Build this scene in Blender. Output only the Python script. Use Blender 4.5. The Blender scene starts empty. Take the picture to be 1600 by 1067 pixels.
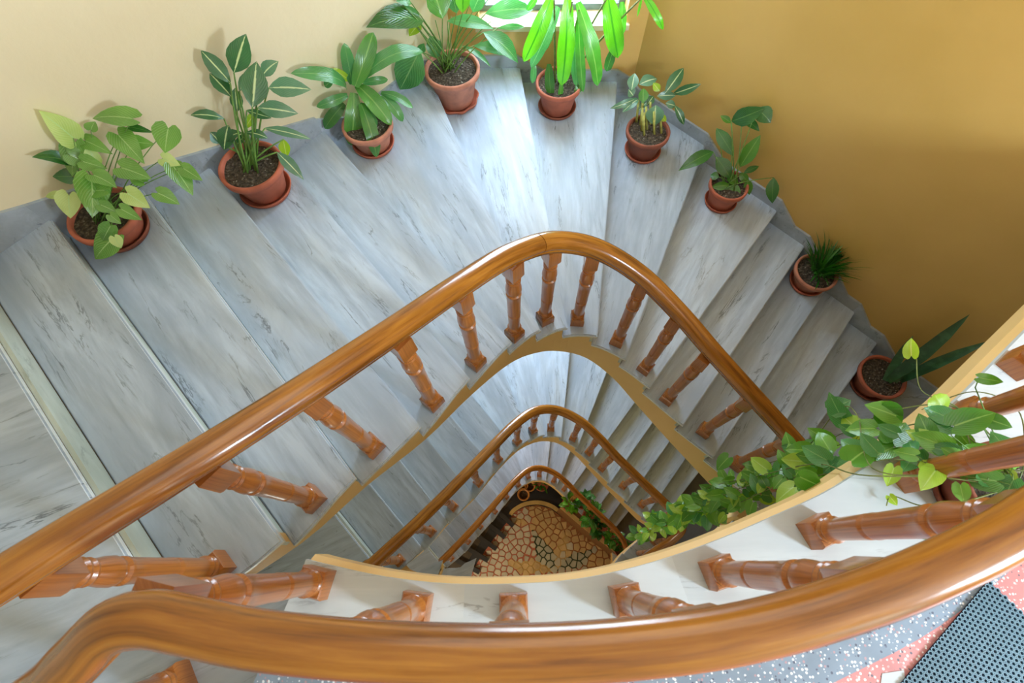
import bpy, bmesh, math, random
from mathutils import Vector, Matrix
R = random.Random(7)
scene = bpy.context.scene
COL = scene.collection
ZC = 1.93                                   # eye height above the landing
# ------------------------------------------------------------------ camera
F = 800.0
nd = Vector((12.0, 334.5, F)).normalized()
ax = (Vector((1, 0, 0)) - nd.x * nd).normalized()
ay = ax.cross(nd)
if ay.y > 0: ay = -ay
cam = bpy.data.cameras.new('camera'); cam.sensor_width = 36; cam.lens = 36 * F / 1600; cam.clip_start = .02
camo = bpy.data.objects.new('camera', cam); COL.objects.link(camo); scene.camera = camo
def toworld(v): return Vector((v.dot(ax), v.dot(ay), -v.dot(nd)))
cr, cu, cb = toworld(Vector((1, 0, 0))), toworld(Vector((0, -1, 0))), toworld(Vector((0, 0, -1)))
camo.matrix_world = Matrix(((cr.x, cu.x, cb.x, 0), (cr.y, cu.y, cb.y, 0), (cr.z, cu.z, cb.z, ZC), (0, 0, 0, 1)))
cam.dof.use_dof = True; cam.dof.focus_distance = 3.6; cam.dof.aperture_fstop = 4.5

def at(u, v, D):
    """surveyed point: depth D below the eye"""
    d = Vector((u - 800, v - 533.5, F)); s = D / d.dot(nd)
    return Vector((d.dot(ax) * s, d.dot(ay) * s, ZC - D))
def mpp(u, v, D):
    d = Vector((u - 800, v - 533.5, F)); return D / d.dot(nd)
# ------------------------------------------------------------------ world + light
w = bpy.data.worlds.new('world'); scene.world = w; w.use_nodes = True
w.node_tree.nodes['Background'].inputs[0].default_value = (.62, .80, 1.0, 1)
w.node_tree.nodes['Background'].inputs[1].default_value = 3.0
def area(name, loc, target, sx, sy, energy, color):
    l = bpy.data.lights.new(name, 'AREA'); l.shape = 'RECTANGLE'; l.size = sx; l.size_y = sy
    l.energy = energy; l.color = color
    o = bpy.data.objects.new(name, l); COL.objects.link(o); o.location = loc
    o.rotation_euler = (Vector(target) - Vector(loc)).to_track_quat('-Z', 'Y').to_euler()
    return o
SKY = (.66, .84, 1.0)
area('window_daylight', (.27, 4.2, .10), (.27, 0, .10), 1.3, 2.3, 190, SKY)
area('window_daylight', (.27, 4.2, .10 - 3.344), (.27, 0, .10 - 3.344), 1.3, 2.3, 260, SKY)
area('window_daylight', (.27, 4.2, .10 - 7.56), (.27, 0, .10 - 7.56), 1.3, 2.3, 190, (.86, .92, 1.0))
area('landing_window_daylight', (3.98, -1.75, 1.85), (0, .3, .1), .55, .9, 255, (.72, .87, 1.0))
area('stair_fill_light', (.4, 1.6, 2.85), (.4, 1.6, 0), 2.0, 2.0, 20, (1.0, .93, .80))  # unseen soft fill added over the stairwell to lift walls and treads
area('lower_hall_fill', (-1.9, -1.6, -8.3), (-.2, .5, -11), .6, .6, 55, (1, .8, .5))  # added fill for the ground hall, no fitting there
area('lower_landing_fill', (-1.5, -1.7, -3.6), (-.6, .4, -6), .8, .8, 30, (1, .9, .7))  # unseen fill added to brighten the storey below
scene.view_settings.view_transform = 'Standard'; scene.view_settings.look = 'None'
scene.view_settings.exposure = 0.0; scene.view_settings.gamma = 1.0
scene.view_settings.use_curve_mapping = False
cy = scene.cycles
cy.max_bounces = 8; cy.diffuse_bounces = 4; cy.glossy_bounces = 3; cy.transparent_max_bounces = 8
cy.caustics_reflective = False; cy.caustics_refractive = False
cy.sample_clamp_indirect = 6

# ------------------------------------------------------------------ materials
def new_mat(name):
    m = bpy.data.materials.new(name); m.use_nodes = True
    nt = m.node_tree; b = nt.nodes['Principled BSDF']
    return m, nt, b
def N(nt, t, **kw):
    n = nt.nodes.new(t)
    for k, v in kw.items():
        if k in n.inputs: n.inputs[k].default_value = v
        else: setattr(n, k, v)
    return n
def ramp(nt, fac, stops):
    r = nt.nodes.new('ShaderNodeValToRGB'); cr_ = r.color_ramp
    while len(cr_.elements) < len(stops): cr_.elements.new(.5)
    for e, (p, c) in zip(cr_.elements, stops): e.position = p; e.color = (*c, 1)
    nt.links.new(fac, r.inputs[0]); return r.outputs[0]
def coords(nt, scale=(1, 1, 1), rnd=0.0):
    tc = nt.nodes.new('ShaderNodeTexCoord'); mp = nt.nodes.new('ShaderNodeMapping')
    mp.inputs['Scale'].default_value = scale
    nt.links.new(tc.outputs['Object'], mp.inputs[0])
    if rnd:
        oi = nt.nodes.new('ShaderNodeObjectInfo'); mu = nt.nodes.new('ShaderNodeMath'); mu.operation = 'MULTIPLY'
        mu.inputs[1].default_value = rnd; nt.links.new(oi.outputs['Random'], mu.inputs[0])
        nt.links.new(mu.outputs[0], mp.inputs['Location'])
    return mp.outputs[0]
def bump(nt, b, h, strength, dist=.01):
    bp = nt.nodes.new('ShaderNodeBump'); bp.inputs['Strength'].default_value = strength; bp.inputs['Distance'].default_value = dist
    nt.links.new(h, bp.inputs['Height']); nt.links.new(bp.outputs[0], b.inputs['Normal'])
def mixc(nt, fac, a, c, mode='MIX'):
    m = nt.nodes.new('ShaderNodeMix'); m.data_type = 'RGBA'; m.blend_type = mode
    for s, v in ((0, fac), (6, a), (7, c)):
        if hasattr(v, 'default_value') or hasattr(v, 'links'): nt.links.new(v, m.inputs[s])
        else: m.inputs[s].default_value = v if s == 0 else (*v, 1)
    return m.outputs[2]

def marble(name, light, mid, vein, warm=(.50, .44, .31), rough=.3):
    m, nt, b = new_mat(name)
    c = coords(nt, (.55, 2.2, 2.2), 37.0)
    n1 = N(nt, 'ShaderNodeTexNoise', Scale=2.0, Detail=6.0, Roughness=.6, Distortion=.6); nt.links.new(c, n1.inputs[0])
    base = ramp(nt, n1.outputs[0], [(.32, mid), (.6, light)])
    c3 = coords(nt, (.9, 7.5, 5), 61.0)
    n3 = N(nt, 'ShaderNodeTexNoise', Scale=2.2, Detail=7.0, Roughness=.65, Distortion=.35); nt.links.new(c3, n3.inputs[0])
    st = ramp(nt, n3.outputs[0], [(.42, (0, 0, 0)), (.68, (1, 1, 1))])
    base = mixc(nt, st, base, mid)
    c2 = coords(nt, (.75, 5.6, 3), 91.0)
    n2 = N(nt, 'ShaderNodeTexNoise', Scale=1.35, Detail=9.0, Roughness=.62, Distortion=.55); nt.links.new(c2, n2.inputs[0])
    v1 = ramp(nt, n2.outputs[0], [(.485, (0, 0, 0)), (.5, (1, 1, 1)), (.515, (0, 0, 0))])
    n4 = N(nt, 'ShaderNodeTexNoise', Scale=3.0, Detail=3.0); nt.links.new(c2, n4.inputs[0])
    v2 = ramp(nt, n4.outputs[0], [(.49, (0, 0, 0)), (.66, (.95, .95, .95))])
    mk = mixc(nt, 1.0, v1, v2, 'MULTIPLY')
    col = mixc(nt, mk, base, vein)
    n5 = N(nt, 'ShaderNodeTexNoise', Scale=1.4, Detail=3.0); nt.links.new(c, n5.inputs[0])
    wm = ramp(nt, n5.outputs[0], [(.52, (0, 0, 0)), (.75, (.28, .28, .28))])
    col = mixc(nt, wm, col, warm)
    oi = nt.nodes.new('ShaderNodeObjectInfo'); hv = N(nt, 'ShaderNodeHueSaturation'); vr = N(nt, 'ShaderNodeMapRange')
    vr.inputs[3].default_value = .88; vr.inputs[4].default_value = 1.08
    nt.links.new(oi.outputs['Random'], vr.inputs[0]); nt.links.new(vr.outputs[0], hv.inputs['Value']); nt.links.new(col, hv.inputs['Color'])
    nt.links.new(hv.outputs[0], b.inputs['Base Color'])
    rg = N(nt, 'ShaderNodeTexNoise', Scale=5.0, Detail=4.0); nt.links.new(c, rg.inputs[0])
    mr = N(nt, 'ShaderNodeMapRange'); mr.inputs[3].default_value = rough - .04; mr.inputs[4].default_value = rough + .16
    nt.links.new(rg.outputs[0], mr.inputs[0]); nt.links.new(mr.outputs[0], b.inputs['Roughness'])
    return m
MARBLE = marble('marble', (.53, .63, .77), (.36, .44, .56), (.13, .16, .21))
MARBLE_RISER = marble('riser marble', (.60, .66, .60), (.42, .48, .42), (.30, .34, .30), rough=.3)
MARBLE_SKIRT = marble('skirting marble', (.45, .51, .59), (.34, .39, .45), (.15, .18, .22), rough=.3)
NOSING_LIT = marble('nosing edge highlight', (.80, .84, .86), (.70, .75, .77), (.5, .53, .55), rough=.25)  # paler marble paints in the light caught along tread edges
MARBLE_EDGE = marble('edging marble', (.60, .66, .70), (.52, .58, .62), (.3, .33, .36), rough=.3)

def wood(name, dark, mid, light, rough=.22):
    m, nt, b = new_mat(name)
    tc = nt.nodes.new('ShaderNodeUVMap'); mp = nt.nodes.new('ShaderNodeMapping'); mp.inputs['Scale'].default_value = (1.6, 26, 1)
    nt.links.new(tc.outputs[0], mp.inputs[0])
    oi = nt.nodes.new('ShaderNodeObjectInfo'); mu = nt.nodes.new('ShaderNodeMath'); mu.operation = 'MULTIPLY'; mu.inputs[1].default_value = 40
    nt.links.new(oi.outputs['Random'], mu.inputs[0]); nt.links.new(mu.outputs[0], mp.inputs['Location'])
    n1 = N(nt, 'ShaderNodeTexNoise', Scale=1.6, Detail=7.0, Roughness=.6, Distortion=.3); nt.links.new(mp.outputs[0], n1.inputs[0])
    col = ramp(nt, n1.outputs[0], [(.28, dark), (.5, mid), (.72, light)])
    nt.links.new(col, b.inputs['Base Color'])
    b.inputs['Roughness'].default_value = rough
    b.inputs['Coat Weight'].default_value = .5; b.inputs['Coat Roughness'].default_value = .12
    bump(nt, b, n1.outputs[0], .12, .004)
    return m
WOOD = wood('varnished handrail wood', (.12, .036, .006), (.32, .118, .014), (.47, .20, .026))
WOOD_B = wood('varnished baluster wood', (.23, .072, .014), (.37, .125, .024), (.45, .165, .036), .28)

def plaster(name, c1, c2, rough=.5):
    m, nt, b = new_mat(name)
    c = coords(nt)
    n1 = N(nt, 'ShaderNodeTexNoise', Scale=1.1, Detail=5.0, Roughness=.55); nt.links.new(c, n1.inputs[0])
    nt.links.new(ramp(nt, n1.outputs[0], [(.35, c1), (.65, c2)]), b.inputs['Base Color'])
    b.inputs['Roughness'].default_value = rough
    n2 = N(nt, 'ShaderNodeTexNoise', Scale=6.0, Detail=8.0, Roughness=.55); nt.links.new(c, n2.inputs[0])
    bump(nt, b, n2.outputs[0], .35, .012)
    return m
PL_LEFT = plaster('cream plaster', (.80, .69, .45), (.84, .73, .50), .45)
PL_RIGHT = plaster('ochre plaster', (.60, .375, .095), (.66, .42, .12), .45)
PL_BACK = plaster('orange ochre plaster', (.74, .44, .13), (.80, .49, .16), .5)
PL_EDGE = plaster('tan painted plaster', (.78, .52, .20), (.84, .58, .25), .5)
PL_CEIL = plaster('white ceiling paint', (.80, .76, .66), (.83, .79, .70), .7)

def simple(name, c, rough=.5, metal=0, var=0.0, scale=20, bmp=0.0):
    m, nt, b = new_mat(name)
    n1 = N(nt, 'ShaderNodeTexNoise', Scale=float(scale), Detail=5.0); nt.links.new(coords(nt, rnd=11.0), n1.inputs[0])
    lo = tuple(x * (1 - var) for x in c); hi = tuple(min(1, x * (1 + var)) for x in c)
    nt.links.new(ramp(nt, n1.outputs[0], [(.3, lo), (.7, hi)]), b.inputs['Base Color'])
    b.inputs['Roughness'].default_value = rough; b.inputs['Metallic'].default_value = metal
    if bmp: bump(nt, b, n1.outputs[0], bmp, .004)
    return m
TERRA = simple('terracotta', (.45, .125, .07), .75, var=.22, scale=9, bmp=.3)
TERRA_PALE = simple('pale limed terracotta', (.52, .21, .135), .8, var=.25, scale=10, bmp=.3)
TERRA_DARK = simple('dark terracotta', (.26, .075, .04), .75, var=.25, scale=9, bmp=.3)
AMBER = simple('amber glazed clay', (.62, .27, .07), .4, var=.3, scale=30)
CANE = simple('pale jointed cane', (.42, .42, .10), .5, var=.4, scale=30)
STEM = simple('green stem', (.13, .27, .05), .5, var=.3, scale=30)
STEM_B = simple('brown green vine stem', (.16, .20, .05), .6, var=.4, scale=30)
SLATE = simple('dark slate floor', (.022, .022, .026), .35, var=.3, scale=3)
BROWN_ST = simple('brown stone', (.05, .032, .016), .45, var=.3, scale=6)
GREY_FL = simple('dark grey landing floor', (.10, .10, .105), .45, var=.15, scale=8)
DARK_FR = simple('dark teal painted frame', (.16, .24, .25), .4, var=.1)
WHITE_FR = simple('white painted bars', (.75, .8, .85), .4, var=.05)
CREAM_SILL = simple('cream sill paint', (.82, .68, .45), .5, var=.06, scale=6)
BRONZE = simple('dark bronze knob', (.1, .07, .04), .3, 1)
GROUT_P = simple('pink grout', (.42, .13, .08), .7, var=.15)
GROUT_G = simple('green grout', (.035, .055, .025), .7, var=.15)
GROUT_T = simple('tan grout', (.50, .33, .12), .7, var=.15)
GROUT_O = simple('rust grout', (.33, .14, .055), .7, var=.15)
STONE_C = simple('cream stone chip', (.52, .48, .40), .45, var=.2, scale=4)
STONE_Y = simple('honey stone chip', (.55, .38, .18), .45, var=.2, scale=4)
STONE_G = simple('grey stone chip', (.42, .41, .34), .45, var=.2, scale=4)
KERB = simple('tan kerb', (.60, .42, .16), .5, var=.12, scale=6)
RUBBER = simple('blue grey rubber', (.14, .26, .34), .45, var=.15, scale=5)
RUBBER_D = simple('dark backing rubber', (.012, .02, .055), .6)
PAD = simple('brown timber edge', (.20, .09, .03), .5, var=.2, scale=8)

def soil():
    m, nt, b = new_mat('potting soil')
    c = coords(nt)
    v = N(nt, 'ShaderNodeTexVoronoi', Scale=95.0); nt.links.new(c, v.inputs[0])
    n = N(nt, 'ShaderNodeTexNoise', Scale=60.0, Detail=6.0); nt.links.new(c, n.inputs[0])
    b1 = ramp(nt, n.outputs[0], [(.35, (.030, .022, .014)), (.55, (.085, .062, .040)), (.72, (.20, .165, .12))])
    sp = ramp(nt, v.outputs['Color'], [(.86, (0, 0, 0)), (.9, (.8, .8, .8))])
    nt.links.new(mixc(nt, sp, b1, (.42, .38, .31)), b.inputs['Base Color'])
    b.inputs['Roughness'].default_value = .9
    bump(nt, b, n.outputs[0], 1.0, .03)
    return m
SOIL = soil()

def leafmat(name, c1, c2, rib=None, ribw=.05, veins=0.0, mottled=None, rough=.24, trans=.25):
    m, nt, b = new_mat(name)
    uv = nt.nodes.new('ShaderNodeUVMap'); sx = nt.nodes.new('ShaderNodeSeparateXYZ'); nt.links.new(uv.outputs[0], sx.inputs[0])
    a = N(nt, 'ShaderNodeMath', operation='SUBTRACT'); nt.links.new(sx.outputs[1], a.inputs[0]); a.inputs[1].default_value = .5
    ab = N(nt, 'ShaderNodeMath', operation='ABSOLUTE'); nt.links.new(a.outputs[0], ab.inputs[0])
    n1 = N(nt, 'ShaderNodeTexNoise', Scale=5.0, Detail=4.0); nt.links.new(coords(nt, rnd=50.0), n1.inputs[0])
    col = ramp(nt, n1.outputs[0], [(.3, c1), (.7, c2)])
    # side veins: stripes slanting away from the rib
    ma = N(nt, 'ShaderNodeMath', operation='MULTIPLY'); nt.links.new(ab.outputs[0], ma.inputs[0]); ma.inputs[1].default_value = 1.1
    sb = N(nt, 'ShaderNodeMath', operation='SUBTRACT'); nt.links.new(sx.outputs[0], sb.inputs[0]); nt.links.new(ma.outputs[0], sb.inputs[1])
    mm = N(nt, 'ShaderNodeMath', operation='MULTIPLY'); nt.links.new(sb.outputs[0], mm.inputs[0]); mm.inputs[1].default_value = 60
    sn = N(nt, 'ShaderNodeMath', operation='SINE'); nt.links.new(mm.outputs[0], sn.inputs[0])
    if veins:
        vr = ramp(nt, sn.outputs[0], [(.80, (0, 0, 0)), (1.0, (veins, veins, veins))])
        col = mixc(nt, vr, col, mottled or tuple(min(1, x * 2.2 + .03) for x in c2))
    if mottled and not veins:
        n2 = N(nt, 'ShaderNodeTexNoise', Scale=14.0, Detail=5.0); nt.links.new(coords(nt, rnd=50.0), n2.inputs[0])
        col = mixc(nt, ramp(nt, n2.outputs[0], [(.52, (0, 0, 0)), (.62, (.8, .8, .8))]), col, mottled)
    if rib:
        rr = ramp(nt, ab.outputs[0], [(ribw * .4, (1, 1, 1)), (ribw, (0, 0, 0))])
        col = mixc(nt, rr, col, rib)
    nt.links.new(col, b.inputs['Base Color'])
    b.inputs['Roughness'].default_value = rough
    b.inputs['Specular IOR Level'].default_value = .85
    tr = N(nt, 'ShaderNodeBsdfTranslucent')
    hs = N(nt, 'ShaderNodeHueSaturation'); hs.inputs['Saturation'].default_value = 1.15; hs.inputs['Value'].default_value = 1.9
    nt.links.new(col, hs.inputs['Color']); nt.links.new(hs.outputs[0], tr.inputs[0])
    ms = N(nt, 'ShaderNodeMixShader'); ms.inputs[0].default_value = trans
    nt.links.new(b.outputs[0], ms.inputs[1]); nt.links.new(tr.outputs[0], ms.inputs[2])
    nt.links.new(ms.outputs[0], nt.nodes['Material Output'].inputs[0])
    bump(nt, b, sn.outputs[0], .15, .004)
    return m
L_SYN = leafmat('arrow leaf green', (.10, .26, .04), (.19, .40, .08), (.36, .55, .2), .03, .45, (.42, .60, .26))
L_SYNP = leafmat('pale arrow leaf', (.42, .58, .16), (.60, .72, .30), (.5, .7, .3), .03, .3, (.7, .8, .45))
L_DIEF = leafmat('dark leaf with white rib', (.020, .095, .035), (.05, .17, .06), (.55, .68, .35), .06, .15)
L_DIEFM = leafmat('grey green leaf with white rib', (.07, .18, .10), (.14, .29, .17), (.60, .70, .42), .06, .2)
L_DRAC = leafmat('strap leaf green', (.045, .20, .035), (.12, .36, .06), (.2, .42, .1), .05, 0)
L_SPATH = leafmat('glossy lily leaf', (.045, .19, .05), (.10, .32, .10), (.2, .42, .15), .03, .25)
L_SPATHD = leafmat('deep green lily leaf', (.02, .10, .02), (.05, .18, .035), (.12, .28, .07), .03, .3)
L_BRIGHT = leafmat('bright green leaf', (.07, .32, .02), (.15, .46, .04), (.04, .22, .02), .07, 0, trans=.28)
L_SAN = leafmat('mottled sword leaf', (.010, .06, .018), (.025, .11, .03), None, 0, 0, (.04, .14, .05), rough=.4, trans=.05)
L_POTH = leafmat('pothos leaf', (.10, .32, .04), (.20, .45, .07), (.30, .55, .12), .04, 0)
L_POTHD = leafmat('deep pothos leaf', (.05, .20, .02), (.10, .30, .04), (.22, .42, .1), .04, 0)
L_POTHL = leafmat('lime pothos leaf', (.30, .52, .05), (.42, .62, .10), (.5, .7, .2), .04, 0)
L_LIME = leafmat('lime leaf', (.28, .50, .02), (.42, .62, .05), (.6, .7, .2), .05, 0)
L_GRASS = leafmat('thin grass blade', (.03, .14, .02), (.07, .24, .04), None, 0, 0)

def terrazzo(name, base, chips):
    m, nt, b = new_mat(name)
    c = coords(nt)
    v = N(nt, 'ShaderNodeTexVoronoi', Scale=105.0); v.inputs['Randomness'].default_value = 1
    nt.links.new(c, v.inputs[0])
    sp = nt.nodes.new('ShaderNodeSeparateColor'); nt.links.new(v.outputs['Color'], sp.inputs[0])
    chipc = ramp(nt, sp.outputs[0], chips)
    for e in chipc.node.color_ramp.elements: pass
    chipc.node.color_ramp.interpolation = 'CONSTANT'
    n = N(nt, 'ShaderNodeTexNoise', Scale=9.0, Detail=5.0); nt.links.new(c, n.inputs[0])
    bc = ramp(nt, n.outputs[0], [(.3, tuple(x * .8 for x in base)), (.7, base)])
    msk = ramp(nt, v.outputs['Distance'], [(.38, (1, 1, 1)), (.46, (0, 0, 0))])
    sel = ramp(nt, sp.outputs[1], [(.45, (0, 0, 0)), (.5, (1, 1, 1))])
    mk = mixc(nt, 1.0, msk, sel, 'MULTIPLY')
    nt.links.new(mixc(nt, mk, bc, chipc), b.inputs['Base Color']); b.inputs['Roughness'].default_value = .35
    return m
TZ_GREY = terrazzo('grey blue terrazzo', (.25, .33, .43), [(0, (.72, .78, .85)), (.4, (.10, .12, .18)), (.6, (.45, .30, .34)), (.8, (.85, .88, .92))])
TZ_PINK = terrazzo('pink terrazzo', (.66, .27, .27), [(0, (.85, .75, .75)), (.45, (.14, .13, .17)), (.6, (.80, .38, .38)), (.8, (.9, .9, .92))])

# glass
GLASS, nt, b = new_mat('window glass')
tr = N(nt, 'ShaderNodeBsdfTransparent'); gl = N(nt, 'ShaderNodeBsdfGlossy'); gl.inputs['Roughness'].default_value = .02
ms = N(nt, 'ShaderNodeMixShader'); ms.inputs[0].default_value = .08
nt.links.new(tr.outputs[0], ms.inputs[1]); nt.links.new(gl.outputs[0], ms.inputs[2]); nt.links.new(ms.outputs[0], nt.nodes['Material Output'].inputs[0])

# ------------------------------------------------------------------ object helpers
def tag(o, label=None, cat=None, group=None, kind=None):
    if label: o['label'] = label
    if cat: o['category'] = cat
    if group: o['group'] = group
    if kind: o['kind'] = kind
    return o
def mesh(name, verts, faces, m, parent=None, smooth=False, uvs=None, loc=None, rotz=0):
    me = bpy.data.meshes.new(name); me.from_pydata([tuple(v) for v in verts], [], faces)
    if uvs:
        l = me.uv_layers.new(name='UVMap')
        for lp in me.loops: l.data[lp.index].uv = uvs[lp.vertex_index]
    if smooth:
        me.polygons.foreach_set('use_smooth', [True] * len(me.polygons))
    me.materials.append(m)
    return inst(name, me, parent, loc, rotz)
def inst(name, me, parent=None, loc=None, rotz=0, mw=None):
    o = bpy.data.objects.new(name, me); COL.objects.link(o)
    if parent is not None: o.parent = parent
    if loc is not None: o.location = loc
    o.rotation_euler.z = rotz
    if mw is not None: o.matrix_local = mw
    return o
def empty(name, loc, label, cat, group=None):
    o = bpy.data.objects.new(name, None); COL.objects.link(o); o.location = loc; o.empty_display_size = .1
    return tag(o, label, cat, group)
def fixn(o):
    bm = bmesh.new(); bm.from_mesh(o.data); bmesh.ops.recalc_face_normals(bm, faces=bm.faces); bm.to_mesh(o.data); bm.free(); return o
class MB:
    def __init__(s): s.v = []; s.f = []
    def add(s, vs, fs):
        n = len(s.v); s.v += [Vector(v) for v in vs]; s.f += [tuple(i + n for i in f) for f in fs]
    def box(s, x0, x1, y0, y1, z0, z1):
        s.add([(x0, y0, z0), (x1, y0, z0), (x1, y1, z0), (x0, y1, z0), (x0, y0, z1), (x1, y0, z1), (x1, y1, z1), (x0, y1, z1)],
              [(3, 2, 1, 0), (4, 5, 6, 7), (0, 1, 5, 4), (1, 2, 6, 5), (2, 3, 7, 6), (3, 0, 4, 7)])
    def prism(s, poly, z0, z1):
        n = len(poly)
        s.add([(p[0], p[1], z0) for p in poly] + [(p[0], p[1], z1) for p in poly],
              [tuple(reversed(range(n))), tuple(range(n, 2 * n))] + [(i, (i + 1) % n, n + (i + 1) % n, n + i) for i in range(n)])
    def seg(s, a, b, t, z0, z1, z0b=None, z1b=None):
        """upright slab from a to b, thickness t to the left of a->b"""
        a = Vector(a[:2]); b = Vector(b[:2]); d = (b - a).normalized(); nrm = Vector((-d.y, d.x)) * t
        z0b = z0 if z0b is None else z0b; z1b = z1 if z1b is None else z1b
        s.add([(*a, z0), (*b, z0b), (*(b + nrm), z0b), (*(a + nrm), z0), (*a, z1), (*b, z1b), (*(b + nrm), z1b), (*(a + nrm), z1)],
              [(3, 2, 1, 0), (4, 5, 6, 7), (0, 1, 5, 4), (1, 2, 6, 5), (2, 3, 7, 6), (3, 0, 4, 7)])
    def build(s, name, m, parent=None, smooth=False, fix=True):
        o = mesh(name, s.v, s.f, m, parent, smooth)
        return fixn(o) if fix else o
def tube(pts, rad, m, name, parent, seg=6, taper=1.0, loc0=None):
    v = []; f = []; uv = []
    pts = [Vector(p) for p in pts]
    for i, p in enumerate(pts):
        d = (pts[min(i + 1, len(pts) - 1)] - pts[max(i - 1, 0)]).normalized()
        a = d.orthogonal().normalized(); b_ = d.cross(a)
        r = rad * (1 + (taper - 1) * i / (len(pts) - 1))
        for k in range(seg):
            t = 2 * math.pi * k / seg; v.append(p + a * r * math.cos(t) + b_ * r * math.sin(t)); uv.append((i * .1, k / seg))
    # twist fix
    for i in range(len(pts) - 1):
        A = v[i * seg:(i + 1) * seg]; B = v[(i + 1) * seg:(i + 2) * seg]
        off = min(range(seg), key=lambda o: (A[0] - B[o]).length)
        if off:
            rot = B[off:] + B[:off]; v[(i + 1) * seg:(i + 2) * seg] = rot
    for i in range(len(pts) - 1):
        for k in range(seg):
            k2 = (k + 1) % seg; f.append((i * seg + k, i * seg + k2, (i + 1) * seg + k2, (i + 1) * seg + k))
    f.append(tuple(reversed(range(seg)))); f.append(tuple(range((len(pts) - 1) * seg, len(pts) * seg)))
    o = mesh(name, v, f, m, parent, True, uv)
    return o
def lathe(prof, seg=32):
    v = []; f = []; uv = []
    for i, (r, z) in enumerate(prof):
        for k in range(seg):
            t = 2 * math.pi * k / seg; v.append((r * math.cos(t), r * math.sin(t), z)); uv.append((z * 1.0, k / seg))
    for i in range(len(prof) - 1):
        for k in range(seg):
            k2 = (k + 1) % seg; f.append((i * seg + k, i * seg + k2, (i + 1) * seg + k2, (i + 1) * seg + k))
    return v, f, uv
def cr_spline(P, n=6):
    out = []; ids = []
    P = [Vector(p) for p in P]
    for i in range(len(P) - 1):
        p0 = P[max(i - 1, 0)]; p1 = P[i]; p2 = P[i + 1]; p3 = P[min(i + 2, len(P) - 1)]
        for k in range(n):
            t = k / n
            out.append(.5 * ((2 * p1) + (p2 - p0) * t + (2 * p0 - 5 * p1 + 4 * p2 - p3) * t * t + (3 * p1 - p0 - 3 * p2 + p3) * t ** 3)); ids.append(i + t)
    out.append(P[-1]); ids.append(len(P) - 1)
    return out, ids

# ------------------------------------------------------------------ the stair plan
RISE = .152; D0 = 2.25
def zt(i, dz=0.0): return ZC - (D0 + RISE * i) - dz        # top of tread i
inner = {-1: (-.76, -.06), 0: (-1.296, -.178), 1: (-1.007, .056), 2: (-.784, .331), 3: (-.529, .605), 4: (-.303, .915), 5: (-.071, 1.193),
         6: (.115, 1.349), 7: (.308, 1.440), 8: (.536, 1.444), 9: (.762, 1.332), 10: (.96, 1.167), 11: (1.217, .92), 12: (1.461, .705),
         13: (1.705, .49), 14: (1.88, .38), 15: (1.80, .26), 16: (1.5, .02), 17: (1.25, -.25), 18: (.9, -.50), 19: (.35, -.62), 20: (-.2, -.55), 21: (-.75, -.35), 22: (-1.296, -.178)}
RY = -2.6
outer = {-1: (-1.5, RY), 0: (-2.80, 1.375), 1: (-2.54, 1.665), 2: (-2.248, 1.992), 3: (-1.99, 2.28), 4: (-1.714, 2.588), 5: (-1.45, 2.883),
         6: (-.755, 3.66), 7: (0, 3.9), 8: (.87, 3.9), 9: (1.62, 3.31), 10: (2.2, 2.73), 11: (2.455, 2.475), 12: (2.71, 2.22), 13: (2.94, 1.99),
         14: (3.17, 1.76), 15: (4.0, -.9), 16: (4.0, -2.1), 17: (3.1, RY), 18: (2.0, RY), 19: (.9, RY), 20: (-.2, RY), 21: (-1.6, RY), 22: (-2.80, 1.375)}
corners = {-1: [(-3.49, RY), (-3.49, .605)], 6: [(-.54, 3.9)], 8: [(1.03, 3.9)], 14: [(4.0, .93)], 16: [(4.0, RY)], 21: [(-3.49, RY), (-3.49, .605)]}
in_keys = sorted(inner)
_lp, _ids = cr_spline([Vector((*inner[k], 0)) for k in range(0, 23)], 4)
curve_top, _ = cr_spline([Vector((*inner[-1], 0)), Vector((-1.04, -.17, 0)), Vector((*inner[0], 0))], 4)
def inner_path(i):
    """points along the well edge between nosing i and i+1"""
    if i == -1: return [p.xy for p in curve_top]
    return [_lp[i * 4 + k].xy for k in range(5)]
UND = {0: .27, 3: .32, 7: .48, 10: .50, 22: .50}
def under(i):
    ks = sorted(UND)
    for a, b_ in zip(ks, ks[1:]):
        if a <= i <= b_: return UND[a] + (UND[b_] - UND[a]) * (i - a) / (b_ - a)
    return .27
TH = .03
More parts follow.
